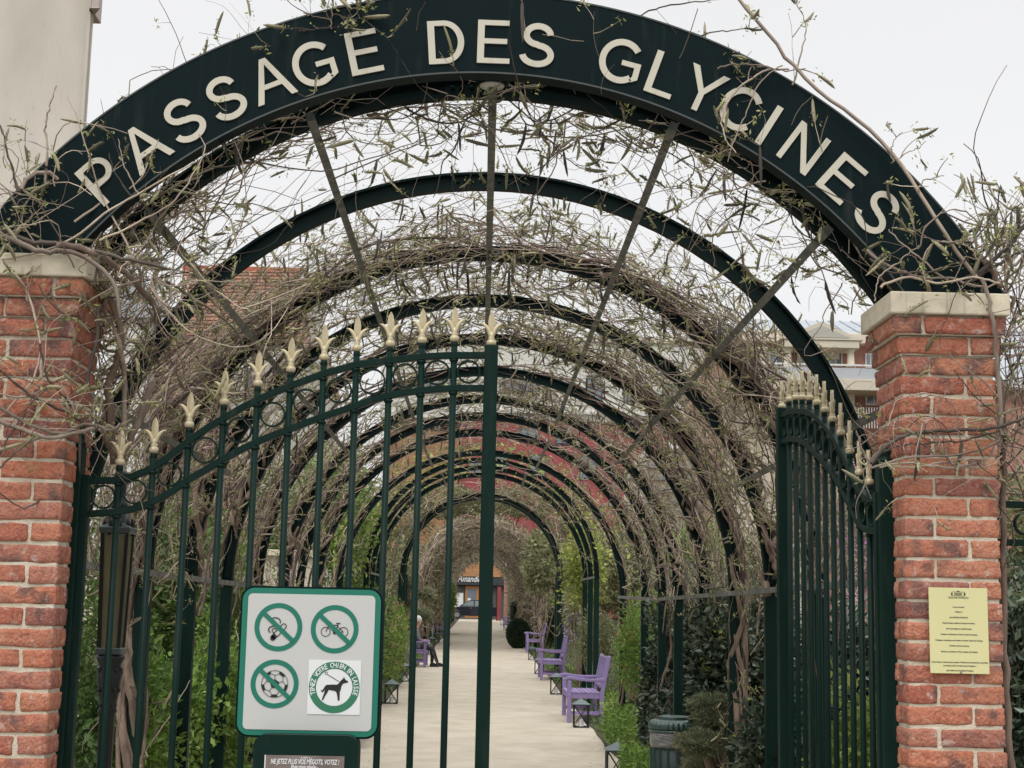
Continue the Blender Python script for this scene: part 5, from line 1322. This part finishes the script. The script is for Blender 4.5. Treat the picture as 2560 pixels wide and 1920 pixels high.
def clipped(name, label, x0, x1, y0, y1, h, n, base_y, size=.05, ball=False):
    t = empty(name, ((x0 + x1) / 2, base_y, gz(base_y)), 0, label, 'hedge'); r = np.random.default_rng(5)
    w_, d_ = (x1 - x0) / 2, (y1 - y0) / 2
    if ball:
        d = r.normal(size=(n, 3)); d /= np.linalg.norm(d, axis=1)[:, None]; P = d * np.array([w_, w_, h / 2]) * (1 - .05 * r.random(n))[:, None] + [0, 0, h / 2]
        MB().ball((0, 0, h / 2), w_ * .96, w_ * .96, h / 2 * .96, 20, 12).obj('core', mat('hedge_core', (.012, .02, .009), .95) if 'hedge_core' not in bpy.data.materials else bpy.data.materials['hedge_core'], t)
        out = d
    else:
        f = r.integers(0, 5, n); u, v = r.random(n) * 2 - 1, r.random(n) * 2 - 1; e = 1 - .04 * r.random(n)
        P = np.zeros((n, 3)); out = np.zeros((n, 3))
        for k, (ax, s_) in enumerate(((0, -1), (0, 1), (1, -1), (1, 1), (2, 1))):
            q = f == k; c3 = np.stack([u, v, v], 1)
            c3 = np.stack([u, v, r.random(n) * 2 - 1], 1); c3[:, ax] = s_ * e; P[q] = c3[q]; out[q, ax] = s_
        P = P * np.array([w_, d_, h / 2]) + [0, 0, h / 2]
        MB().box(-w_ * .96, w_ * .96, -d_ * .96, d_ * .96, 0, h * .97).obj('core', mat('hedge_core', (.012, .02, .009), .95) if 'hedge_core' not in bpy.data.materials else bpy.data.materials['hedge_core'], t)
    V, F = leaf_cloud(P, size, r, aspect=.6, out=out * .8); o = link('foliage', np_mesh('foliage', V, F, LF['box'], False), t); o['kind'] = 'stuff'
    return t
clipped('box_hedge', 'square clipped dark hedge block right of the path', 1.95, 2.95, 56, 60, 1.48, 14000, 58, .06)
clipped('box_hedge', 'second square clipped hedge block farther behind on the right', 1.65, 2.6, 77, 82, 1.5, 9000, 80, .08)
clipped('box_ball', 'round clipped box bush at the right edge of the path', .95, 1.80, 54.3, 55.1, 1.05, 8000, 54.7, .05, ball=True)
clipped('box_ball', 'small dark clipped ball at the foot of the maple', 2.0, 2.5, 20.8, 21.3, .55, 4000, 21, .035, ball=True)
# ground cover on both sides as one mass each
for sg, nm in ((-1, 'left'), (1, 'right')):
    n = 26000; r = np.random.default_rng(70 + sg); y = 6.6 + 75 * r.random(n) ** 1.6; x = sg * (1.68 + 2.6 * r.random(n) ** 1.3)
    hgt = .10 + .16 * (np.sin(y * 1.7 + sg) * np.sin(x * 3) * .5 + .5); P = np.stack([x, y, gz(y) + hgt * r.random(n)], 1)
    V, F = leaf_cloud(P, .055, r, up=1.0); o = link('ground_cover', np_mesh('ground_cover', V, F, LF['mid'], False)); tag(o, 'low green ground cover in the %s bed beside the path' % nm, 'ground cover', kind='stuff')

n = 900; r = np.random.default_rng(91); y = 15 + 60 * r.random(n) ** 1.5; s_ = np.where(r.random(n) < .5, -1, 1); x = s_ * (1.6 - .5 * r.random(n) ** 2.5)
P = np.stack([x, y, gz(y) + .014 + 0 * x], 1); V, F = leaf_cloud(P, .035, r, up=0, aspect=.45); V[:, 2] = gz(V[:, 1]) + .010 + .006 * r.random(len(V))
o = link('leaf_litter', np_mesh('leaf_litter', V, F, mat('dry_leaf', (.16, .11, .06), .9, island=.5), False)); tag(o, 'scattered dry leaves and petals along both edges of the path', 'leaf litter', kind='stuff')
# ================================================================ wisteria
TW = np.random.default_rng(5)
def shell_walk(Mn, N, th0, y0, r0, step, hd, wob=.28, rwob=.017, lift=0.0, sag=0.0, ylim=None, refl=True):
    """paths wandering over the arched shell: th angle, y distance, heading hd (0 along +theta)"""
    th = th0.copy(); y = y0.copy(); r = r0.copy(); h = hd.copy(); curv = TW.normal(size=Mn) * .06; dr = TW.normal(size=Mn) * rwob + lift
    P = []; wv = wob * np.where(TW.random(Mn) < .5, .7, 2.0); curl = np.where((TW.random(Mn) < .12) & (wob > .1), TW.normal(size=Mn) * .22, 0)
    for k in range(N):
        P.append(shell(th, y, r)); curv = curv * .8 + curl * .2 + TW.normal(size=Mn) * wv * .25; h = h + curv
        out_ = (np.abs(th) > R_(91)) & (np.sign(th) * np.cos(h) > 0) if refl else np.zeros(Mn, bool)
        h = np.where(out_, PI - h, h)
        th = th + step * np.cos(h) / RM; y = y + step * np.sin(h); dr = dr * .85 + TW.normal(size=Mn) * rwob - (r - (RM + .06)) * .05; r = r + dr
        if ylim is not None: y = np.clip(y, ylim[0], ylim[1])
    P = np.stack(P, 1); P[:, :, 2] -= sag * (np.linspace(0, 1, N) ** 2)[None, :]
    return P
def radii(Mn, N, r0, r1, jit=.4):
    q = (.45 + 1.05 * TW.random(Mn) ** 2.4)[:, None]; return q * (r0 + (r1 - r0) * np.linspace(0, 1, N))[None, :]
def free_walk(Mn, N, P0, D0, step, wob=.35, grav=-.05):
    P = [P0]; D = D0 / (np.linalg.norm(D0, axis=1)[:, None] + 1e-9); cv = TW.normal(size=(Mn, 3)) * .1
    for k in range(N - 1):
        cv = cv * .75 + TW.normal(size=(Mn, 3)) * wob * .4; D = D + cv + np.array([0, 0, grav]); D /= np.linalg.norm(D, axis=1)[:, None]
        P.append(P[-1] + D * step[:, None] if hasattr(step, '__len__') else P[-1] + D * step)
    return np.stack(P, 1)
def spindles(P, D, L, R0, k=4):
    N = len(P); D = D / (np.linalg.norm(D, axis=1)[:, None] + 1e-9)
    q = np.array([0, .12, .5, .85, 1.0]); rp = np.array([.25, .8, 1.0, .7, .1])
    bend = TW.normal(size=(N, 1, 3)) * .08
    path = P[:, None, :] + D[:, None, :] * (L[:, None] * q[None, :])[:, :, None] + bend * (q ** 2)[None, :, None] * L[:, None, None] * 2
    return tubes(path, R0[:, None] * rp[None, :], k, TW)
def pick(paths, n, lo=.2):
    m_, N, _ = paths.shape; i = TW.integers(0, m_, n); j = (lo * N + (N - 1 - lo * N) * TW.random(n)).astype(int); j = np.clip(j, 1, N - 2)
    return paths[i, j], paths[i, j + 1] - paths[i, j - 1]
RSZ = 1.3
def sprouts(paths, n, size=1.0, rac=True):
    """side shoots carrying flower spikes and unfolding leaflets; returns meshes data for twigs, racemes, leaves"""
    P, T = pick(paths, n); T = T / (np.linalg.norm(T, axis=1)[:, None] + 1e-9)
    D = TW.normal(size=(n, 3)) * .7 + T * .5 + np.array([0, 0, .25])
    s = free_walk(n, 5, P, D, .018 * size * (0.6 + TW.random(n)), .3, 0)
    tw_ = tubes(s, radii(n, 5, .0022 * size, .0012 * size), 3, TW)
    m_ = int(n * .8); E, TD = s[:m_, -1], s[:m_, -1] - s[:m_, -2]
    TD = TD / (np.linalg.norm(TD, axis=1)[:, None] + 1e-9) + TW.normal(size=(m_, 3)) * .35
    ra = spindles(E, TD, (.04 + .045 * TW.random(m_)) * size * RSZ, (.0035 + .0032 * TW.random(m_)) * size * RSZ)
    if size < 1.2:
        k9 = 12; Dn = TD / (np.linalg.norm(TD, axis=1)[:, None] + 1e-9); uu = TW.random((m_, k9, 1)) * .075 * size
        SP = (E[:, None, :] + Dn[:, None, :] * uu).reshape(-1, 3); DR = (Dn[:, None, :] * .5 + TW.normal(size=(m_, k9, 3)) * .8).reshape(-1, 3)
        ra = cat([ra, leaf_cloud(SP, .0135 * size, TW, up=.1, aspect=.35, out=DR)])
    lp = np.repeat(s[:, -1], 6, 0) + TW.normal(size=(n * 6, 3)) * .012 * size
    ly = leaf_cloud(lp, .019 * size, TW, up=.4, aspect=.34)
    return tw_, ra, ly

def vine(label, twigs, stems, nsprout, npod=0, size=1.0, group='wisterias trained over the arches', parent=None):
    """twigs: list of (paths, radii); stems: list of (path list, radius list)"""
    t = empty('wisteria', (0, 0, 0), 0, label, 'wisteria', group)
    for pth, rr in stems: 
        MB().tube(pth, rr, 7).obj('stem', MT['bark'], t)
    if twigs:
        V, F = cat([tubes(p_, r_, 4 if r_.max() > .006 else 3, TW) for p_, r_ in twigs])
        sp = [sprouts(p_, max(2, int(nsprout * p_.shape[0] / sum(q[0].shape[0] for q in twigs))), size) for p_, _ in twigs]
        V2, F2 = cat([(V, F)] + [s_[0] for s_ in sp]); o = link('twigs', np_mesh('twigs', V2, F2, MT['twig']), t); o['kind'] = 'stuff'
        Vr, Fr = cat([s_[1] for s_ in sp]); o = link('flower_buds', np_mesh('flower_buds', Vr, Fr, MT['bud' if size < 1.2 else 'raceme']), t); o['kind'] = 'stuff'
        Vl, Fl = cat([s_[2] for s_ in sp]); o = link('young_leaves', np_mesh('young_leaves', Vl, Fl, MT['yleaf'], False), t); o['kind'] = 'stuff'
        if npod:
            P, T = pick(twigs[0][0], npod, .3); D = np.repeat(np.array([[0, 0, -1.0]]), npod, 0) + TW.normal(size=(npod, 3)) * .08
            Vp, Fp = spindles(P, D, .09 + .07 * TW.random(npod), .006 + .003 * TW.random(npod), 4); o = link('seed_pods', np_mesh('seed_pods', Vp, Fp, MT['pod']), t); o['kind'] = 'stuff'
    return t

def rib_stems(sg, y, n, th_end=(20, 65), seed=0, thick=.017, trunk=True):
    """woody stems twisting up a post and on along its rib"""
    r = random.Random(seed); out = []
    for k in range(n):
        ph = r.uniform(0, 6.28); tw_ = r.uniform(1.2, 2.6) * r.choice((-1, 1)); offr = r.uniform(.05, .10); R0 = thick * r.uniform(.6, 1.25)
        te = R_(r.uniform(*th_end)); pts = []; rad = []
        a0 = (PI / 2 + (ZC - gz(y)) / RM) if trunk else R_(r.uniform(70, 92))
        for i in range(46):
            u = i / 45; a = a0 + (te - a0) * u
            q = ph + tw_ * u * 6
            p = shell(sg * a, y + math.cos(q) * offr * (1 - .2 * u) + r.gauss(0, .006), RM + math.sin(q) * offr * .7 + .035 * min(1, u * 3) + r.gauss(0, .005))
            pts.append(tuple(p)); rad.append(R0 * (1 - .72 * u))
        out.append((pts, rad))
    return out
def U01(n, a, b): return a + (b - a) * TW.random(n)
def bay_twigs(sg, ya, yb, tha, thb, M_, N=15, step=.075, r0=.0042, r1=.0016, spread=.6, along=1, rr=(.02, .12), wob=.28, ylim=None, sag=0):
    th = R_(1) * U01(M_, tha, thb) * sg; y = U01(M_, ya, yb); r = RM + U01(M_, *rr)
    up = np.where(TW.random(M_) < .62, 0.0, PI); hd = (up if sg < 0 else PI - up) + TW.normal(size=M_) * spread
    P = shell_walk(M_, N, th, y, r, step * (0.6 + .8 * TW.random(M_)), hd, wob=wob, ylim=ylim, sag=sag, refl=tha < 91)
    return (P, radii(M_, N, r0, r1))
def tangle(M_, c, ext, N=14, step=.05, r0=.003, r1=.0013, bias=(0, 0, 0), wob=.5, grav=-.02):
    P0 = np.array(c) + (TW.random((M_, 3)) - .5) * np.array(ext); D0 = TW.normal(size=(M_, 3)) * np.array([1, .5, 1]) + np.array(bias)
    return (free_walk(M_, N, P0, D0, step * (.5 + TW.random(M_)), wob, grav), radii(M_, N, r0, r1))

ORD = ['first', 'second', 'third', 'fourth', 'fifth', 'sixth', 'seventh', 'eighth', 'ninth', 'tenth', 'eleventh', 'twelfth', 'thirteenth']
A = AY
# --- first arch
vine('tangled wisteria over the left half of the first arch behind the sign', [bay_twigs(-1, 5.62, 6.15, 38, 92, 150, 16, .08, .0042, ylim=(5.57, 6.9)), bay_twigs(-1, 5.7, 7.4, 50, 90, 140, 15, .08), bay_twigs(-1, 5.62, 6.0, 2, 46, 46, 13, .06, .003, rr=(-.05, .05), spread=.35), tangle(30, U(760, 240, 5.9), (1.2, .3, .16), 14, .045)],
     rib_stems(-1, 5.95, 5, (35, 70), 3, .016), 760, 10)
vine('wisteria shoots over the right half of the first arch behind the sign', [bay_twigs(1, 5.62, 6.0, 2, 52, 58, 13, .06, .003, rr=(-.08, .05), spread=.4), bay_twigs(1, 5.62, 6.1, 48, 95, 60, 14, .075, .0036, rr=(-.08, .12), ylim=(5.57, 6.6)), tangle(42, U(1260, 250, 5.9), (.8, .3, .14), 14, .04, bias=(.3, 0, -.1)), tangle(24, U(1600, 430, 5.8), (.5, .3, .3), 14, .05)],
     [], 420, 22)
# --- bays
dens = [None, (140, 90), (180, 190), (110, 150), (100, 135), (95, 125), (90, 110), (80, 90), (44, 44), (24, 24), (14, 14), (14, 14)]
for i in range(1, 12):
    ya, yb = A[i], A[min(i + 1, len(A) - 1)]
    for sg, nm in ((-1, 'left'), (1, 'right')):
        m_ = dens[i][0 if sg < 0 else 1]; tw_ = []; TRK = (i in (1, 4, 6, 8)) if sg < 0 else (i in (3, 6, 8))
        near_next = (yb - .45, yb + .12)
        if i == 1:
            tw_.append(bay_twigs(sg, yb - .28, yb + .05, -4, 60, 105, 14, .07, .0036, rr=(.0, .13)))
            tw_.append(bay_twigs(sg, yb - .5, yb + .1, 45, 90, 75, 15, .075))
            if sg < 0: tw_.append(bay_twigs(sg, ya + .1, yb, 48, 90, 95, 15, .08))
            else: tw_.append(bay_twigs(sg, ya + .8, yb, 40, 75, 60, 14, .06))
        elif i == 2:
            tw_.append(bay_twigs(sg, ya - .05, ya + .36, -6, 60, 95, 14, .075, rr=(.0, .14)))
            tw_.append(bay_twigs(sg, ya, yb, 36, 88, m_ - 95, 15, .075, rr=(.0, .14)))
            tw_.append(bay_twigs(sg, yb - .2, yb + .05, -6, 40, 25, 14, .07))
        else:
            if i == 4:
                tw_.append(bay_twigs(sg, ya - .1, ya + .25, -5, 55, int(m_ * .30), 14, .065, rr=(-.02, .15), spread=.35)); tw_.append(bay_twigs(sg, ya, yb, -5, 45, 10, 12, .065, .0028))
            elif i == 5:
                tw_.append(bay_twigs(sg, ya + .9, yb, -5, 60, int(m_ * .42), 14, .07, rr=(-.02, .15), spread=.4))
            elif i == 3:
                tw_.append(bay_twigs(sg, ya + .35, yb, -5, 60, int(m_ * .50), 14, .07, rr=(-.02, .15), spread=.45))
            else: tw_.append(bay_twigs(sg, ya - .1, yb, -5, 60, int(m_ * .50), 14, .075, rr=(-.02, .15)))
            tw_.append(bay_twigs(sg, ya, yb, 50, 88, int(m_ * (.30 if sg < 0 else .36)), 15, .075, rr=(-.06, .16)))
        if TRK: tw_.append(bay_twigs(sg, yb - .3, yb + .2, 92, 140, 12, 12, .06, .004, spread=.3))
        big = (sg < 0 and i == 1) or (sg > 0 and i == 3)
        st_ = rib_stems(sg, yb + .02, 9 if big else 7 if i < 6 else 4, (10, 60), i * 10 + sg, .026 if big else .019, TRK) if i < 9 else []
        if i in (1, 3, 4, 6, 7):
            nb = 16 if i < 5 else 9
            Pb = shell_walk(nb, 30, R_(1) * U01(nb, -5, 45) * sg, yb + TW.normal(size=nb) * .035, RM + U01(nb, -.02, .07), .075, np.full(nb, 0.0 if sg > 0 else PI) + TW.normal(size=nb) * .05, wob=.05, rwob=.006, refl=False)
            Vb, Fb = tubes(Pb, radii(nb, 30, .0055, .010), 5, TW); BND = (Vb, Fb)
        else: BND = None
        tv = vine('wisteria climbing the %s post and side of the %s arch from the gate' % (nm, ORD[i + 1]), tw_, st_, int(m_ * (4.6 if i < 6 else 2.6)), 26 if i < 6 else 12, 1.0 if i < 4 else 1.25)
        if BND is not None:
            o = link('stem_bundle', np_mesh('stem_bundle', BND[0], BND[1], MT['dstem']), tv); o['kind'] = 'stuff'
# --- far arcade smothered in twigs, one mass
def far_twigs(ya, yb, n, seed):
    th = R_(1) * U01(n, -125, 125); y = U01(n, ya, yb); z = shell_walk(n, 9, th, y, RM + U01(n, -.02, .30), .16 * (.6 + .8 * TW.random(n)), TW.random(n) * 6.28, wob=.5, rwob=.02, refl=False)
    z[:, :, 2] += 0.0; return z
for (ya, yb, n, rr_) in ((28.5, 37.5, 200, .007), (50, 72, 5200, .013), (72, 106, 4200, .018)):
    P = far_twigs(ya, yb, n, 3); pass
    t = vine('mass of bare wisteria and ivy %s' % ({28.5: 'sprawling over the lone middle arch', 50: 'smothering the near half of the far arcade', 72: 'smothering the deep end of the far arcade'}[ya]), [(P, radii(n, 9, rr_, rr_ * .5))], [], n, 0, 3.0 if ya > 40 else 2.0, group=None)
for sg in (-1, 1):
    n = 9000; th = R_(1) * U01(n, 15, 125) * sg; y = U01(n, 52, 106); P = shell(th, y, RM + .1 + .45 * TW.random(n))
    V, F = leaf_cloud(P, .14, TW); o = link('ivy_foliage', np_mesh('ivy_foliage', V, F, LF['olive'], False)); tag(o, 'olive ivy leaves covering the %s flank of the far arcade' % ('left' if sg < 0 else 'right'), 'ivy', kind='stuff')

n = 3600; th = R_(1) * U01(n, -85, 85); y = U01(n, 20.2, 30); P = shell(th, y, RM + .02 + .22 * TW.random(n)); q = np.sin(th * 9 + y * 2.1) + TW.normal(size=n) * .5 > .1
V, F = leaf_cloud(P[q], .075, TW); o = link('climber_leaves', np_mesh('climber_leaves', V, F, LF['yellow'], False)); tag(o, 'fresh yellow green climber leaves sprinkled over the middle arches', 'climber', kind='stuff')
# --- shoots drawn by hand around the sign and the pillars
def spline(pts, sub=6, jit=.004):
    pts = [np.array(p, float) for p in pts]; out = []; n = len(pts)
    for i in range(n - 1):
        p0, p1, p2, p3 = pts[max(i - 1, 0)], pts[i], pts[i + 1], pts[min(i + 2, n - 1)]
        for k in range(sub):
            u = k / sub; out.append(.5 * ((2 * p1) + (-p0 + p2) * u + (2 * p0 - 5 * p1 + 4 * p2 - p3) * u * u + (-p0 + 3 * p1 - 3 * p2 + p3) * u ** 3) + TW.normal(size=3) * jit)
    out.append(pts[-1]); return np.array(out)
def resample(P, N=24):
    d = np.r_[0, np.cumsum(np.linalg.norm(np.diff(P, axis=0), axis=1))]; u = np.linspace(0, d[-1], N); return np.stack([np.interp(u, d, P[:, k]) for k in range(3)], 1)
def hand(lines, N=24):
    """lines: (list of (xd,yd), Y or (Y0,Y1), r0, r1)"""
    P = []; Rr = []
    for pts, Y, r0, r1 in lines:
        n = len(pts); Ys = [Y] * n if not hasattr(Y, '__len__') else list(np.linspace(Y[0], Y[1], n))
        P.append(resample(spline([U(x, y, yy) for (x, y), yy in zip(pts, Ys)], jit=.0025), N)); Rr.append(np.linspace(r0, r1, N))
    return (np.array(P), np.array(Rr))
right_over = hand([
    ([(1590, -8), (1620, 30), (1660, 75), (1690, 115), (1722, 150), (1780, 205), (1835, 245), (1890, 290), (1930, 335), (1965, 385), (2000, 440), (2050, 520), (2110, 600)], (5.42, 5.36), .0065, .008),
    ([(1712, 185), (1722, 150), (1735, 95), (1742, 60), (1728, 20), (1718, 0)], 5.42, .004, .0015),
    ([(1500, 86), (1530, 72), (1590, 64), (1640, 58)], 5.44, .004, .002),
    ([(1370, 40), (1410, 20), (1470, 8), (1560, -2)], 5.44, .004, .002),
    ([(1550, 148), (1590, 138), (1640, 142), (1690, 152), (1740, 148)], 5.39, .004, .0025),
    ([(1705, 150), (1660, 150), (1610, 180), (1575, 215), (1560, 260), (1567, 300), (1590, 330)], (5.40, 5.37), .0045, .003),
    ([(1690, 140), (1655, 165), (1625, 210), (1600, 270), (1580, 320), (1572, 350)], (5.39, 5.38), .0035, .002),
    ([(1983, 540), (1998, 495), (2030, 462), (2075, 452), (2112, 480), (2125, 520), (2140, 560)], 5.36, .0035, .0025),
    ([(1990, 570), (2010, 530), (2050, 522), (2095, 535), (2110, 560)], 5.36, .003, .002),
    ([(2050, 610), (1990, 560), (1940, 520), (1920, 495)], 5.37, .005, .0025),
    ([(2100, 600), (2150, 560), (2190, 520), (2230, 460)], 5.38, .010, .007),
    ([(2095, 610), (2150, 575), (2200, 545), (2240, 535)], 5.42, .007, .005),
    ([(2125, 560), (2160, 500), (2185, 455), (2210, 440)], 5.36, .005, .002),
    ([(1925, 352), (1960, 330), (1985, 318), (2000, 305)], 5.36, .003, .0015),
    ([(1930, 352), (1925, 320), (1935, 295), (1950, 285)], 5.36, .003, .0015),
    ([(1985, 415), (1995, 390), (2040, 380)], 5.36, .003, .0015),
    ([(1900, 620), (1960, 600), (2030, 610), (2100, 600), (2160, 612)], 5.30, .0055, .004),
    ([(1880, 560), (1930, 590), (2010, 585), (2090, 560)], 5.33, .004, .003),
    ([(1890, 650), (1900, 600), (1950, 560), (1985, 530)], 5.30, .003, .002),
    ([(1870, 540), (1920, 575), (1990, 600), (2060, 602), (2120, 620), (2170, 605)], 5.36, .006, .004),
])
vine('long bare wisteria shoots trailing over the right end of the arch sign', [right_over, tangle(26, U(2150, 560, 5.45), (.25, .2, .25), 12, .035, .003)], [([tuple(p) for p in spline([U(x, y, 5.4) for x, y in ((2105, 545), (2140, 580), (2160, 620))])], [.012] * 13)], 130, 3, 1.0, group=None)
down = hand([
    ([(2120, 600), (2135, 640), (2145, 700), (2150, 760), (2158, 840), (2165, 940)], (5.30, 5.42), .008, .010),
    ([(2112, 1000), (2060, 1010), (2000, 1005), (1940, 1000), (1900, 1010)], 5.34, .006, .004),
    ([(1880, 1000), (1920, 960), (1980, 935), (2060, 930), (2150, 925), (2215, 900)], 5.33, .008, .006),
    ([(1885, 985), (1940, 965), (2010, 955), (2090, 950), (2160, 930)], 5.35, .004, .004),
    ([(1880, 1010), (1950, 990), (2030, 985), (2110, 975), (2160, 950)], 5.31, .005, .004),
    ([(1900, 1000), (1960, 1010), (2040, 1000), (2120, 1010), (2165, 985)], 5.36, .004, .003),
    ([(1985, 860), (2030, 855), (2060, 880), (2070, 920), (2075, 960)], 5.36, .003, .002),
    ([(1880, 1010), (1860, 960), (1850, 930)], 5.4, .006, .003),
    ([(1920, 920), (1935, 870), (1985, 850), (2050, 862)], 5.34, .003, .002),
    ([(2158, 860), (2120, 820), (2075, 790), (2050, 760)], 5.36, .0035, .002),
    ([(2160, 900), (2110, 860), (2060, 800)], 5.36, .0035, .002),
    ([(2060, 960), (2040, 920), (1995, 900), (1960, 930), (1950, 975)], 5.33, .002, .002),
])
vine('bare vine shoots wound around the right brick pillar', [down, tangle(40, U(2010, 975, 5.34), (.42, .05, .12), 12, .03, .0025), tangle(170, U(2172, 800, 5.85), (.16, .5, 1.1), 14, .05, .0042, bias=(0, 0, .9), wob=.35)],
     [([tuple(p) for p in spline([U(x, y, yy) for x, y, yy in ((2185, 1700, 5.8), (2172, 1450, 5.8), (2165, 1200, 5.75), (2170, 950, 5.7), (2155, 750, 5.6), (2190, 640, 5.5))])], list(np.linspace(.016, .008, 31)))], 130, 2, .9, group=None)
left_h = hand([
    ([(262, 1000), (268, 860), (262, 760), (225, 660), (190, 560), (165, 470), (150, 410), (110, 375), (70, 375), (45, 410)], (5.75, 5.32), .011, .008),
    ([(98, 395), (102, 330), (100, 260), (112, 215), (122, 185)], 5.34, .006, .0025),
    ([(40, 415), (20, 340), (0, 270)], 5.3, .006, .003),
    ([(0, 490), (60, 520), (130, 528), (200, 540), (280, 560), (360, 580)], 5.32, .010, .006),
    ([(-10, 500), (80, 540), (160, 545), (240, 600), (260, 680)], 5.3, .011, .007),
    ([(0, 560), (80, 545), (150, 520), (230, 460), (330, 400), (420, 350)], 5.34, .005, .003),
    ([(160, 480), (230, 430), (330, 360), (450, 290), (560, 250), (640, 235)], (5.4, 5.6), .0055, .0035),
    ([(150, 520), (260, 470), (400, 390), (520, 350), (700, 370), (830, 330), (960, 285)], (5.5, 6.1), .0055, .002),
    ([(215, 520), (300, 480), (380, 430), (440, 330), (430, 290)], 5.42, .0045, .002),
    ([(300, 420), (270, 360), (255, 300)], 5.36, .004, .002), ([(290, 430), (250, 380), (235, 330)], 5.36, .004, .002),
    ([(215, 660), (205, 760), (190, 830), (225, 900), (200, 935)], 5.4, .008, .005),
    ([(0, 800), (60, 850), (120, 880), (170, 905), (185, 935)], 5.34, .005, .006),
    ([(-10, 905), (50, 930), (110, 945), (160, 935), (205, 925)], 5.33, .010, .007),
    ([(0, 880), (70, 920), (130, 935), (190, 915), (240, 930), (260, 915)], 5.33, .007, .006),
    ([(0, 1010), (50, 965), (110, 940), (170, 935)], 5.33, .005, .004),
    ([(30, 590), (55, 625), (75, 680), (85, 740), (80, 800), (40, 860), (0, 900)], 5.35, .006, .003),
    ([(85, 740), (100, 810), (140, 860), (170, 900)], 5.34, .005, .006),
    ([(60, 650), (62, 600), (70, 585)], 5.34, .003, .0015), ([(75, 700), (95, 650), (115, 610)], 5.34, .003, .0015),
    ([(170, 905), (140, 840), (115, 800), (105, 770)], 5.33, .004, .002),
    ([(0, 820), (60, 850), (130, 830), (190, 800)], 5.34, .003, .002),
    ([(0, 980), (60, 880), (140, 810), (200, 760)], 5.33, .003, .002),
])
vine('old bare wisteria spilling over the left brick pillar and left end of the sign', [left_h, tangle(80, U(230, 565, 5.6), (.5, .5, .30), 13, .045, .004, bias=(.7, 0, -.15)), tangle(22, U(50, 430, 5.4), (.25, .2, .2), 11, .04, .003, bias=(-.2, 0, .5)), tangle(60, U(240, 740, 5.75), (.22, .5, .75), 14, .05, .0038, bias=(0, 0, .6)), tangle(18, U(90, 900, 5.34), (.3, .04, .25), 12, .035, .0025)],
     [([tuple(p) for p in spline([U(x, y, yy) for x, y, yy in pts])], list(np.linspace(r0, r1, 6 * (len(pts) - 1) + 1))) for pts, r0, r1 in (
         ([(250, 1000, 5.75), (235, 850, 5.7), (262, 720, 5.65), (225, 620, 5.55), (190, 545, 5.45)], .016, .011), ([(330, 830, 5.9), (290, 930, 5.8), (255, 985, 5.7), (215, 925, 5.5)], .017, .010), ([(130, 525, 5.3), (230, 560, 5.35), (330, 650, 5.6), (340, 700, 5.7)], .013, .011))], 330, 3, .95, group=None)
top = hand([([(715, 62), (716, 30), (718, -5)], 5.42, .004, .003), ([(717, 45), (690, 38), (655, 28)], 5.42, .0025, .002), ([(717, 30), (760, 40), (800, 40)], 5.42, .0025, .002), ([(716, 18), (740, 12), (775, 22)], 5.42, .0025, .002), ([(717, 58), (690, 62), (645, 66)], 5.42, .0025, .002)], 12)
vine('short budding wisteria sprig standing on top of the sign above the letter G', [top], [], 34, 0, 1.0, group=None)
mid_ = hand([([(960, 232), (1010, 262), (1063, 278), (1150, 290), (1240, 296), (1320, 285), (1400, 258)], 5.85, .005, .003), ([(880, 235), (930, 260), (1000, 262), (1060, 215)], 5.8, .005, .004), ([(1080, 200), (1140, 250), (1200, 320), (1240, 355), (1270, 370)], 5.85, .005, .002),
             ([(1240, 296), (1330, 310), (1420, 360), (1500, 410), (1560, 470), (1700, 560), (1760, 600)], (5.85, 6.6), .0025, .0015), ([(717, 385), (850, 330), (930, 300), (970, 270)], (6.2, 5.9), .004, .002), ([(1430, 480), (1520, 420), (1590, 350)], 6.2, .003, .002), ([(1740, 430), (1700, 470), (1660, 570), (1720, 600)], 6.4, .003, .0015)])
vine('loose wisteria shoots hanging across the open sky under the top of the sign', [mid_], [], 75, 5, .95, group=None)
for nm, (pts, Y) in {'left': ([(165, 40)], 0)}.items(): pass
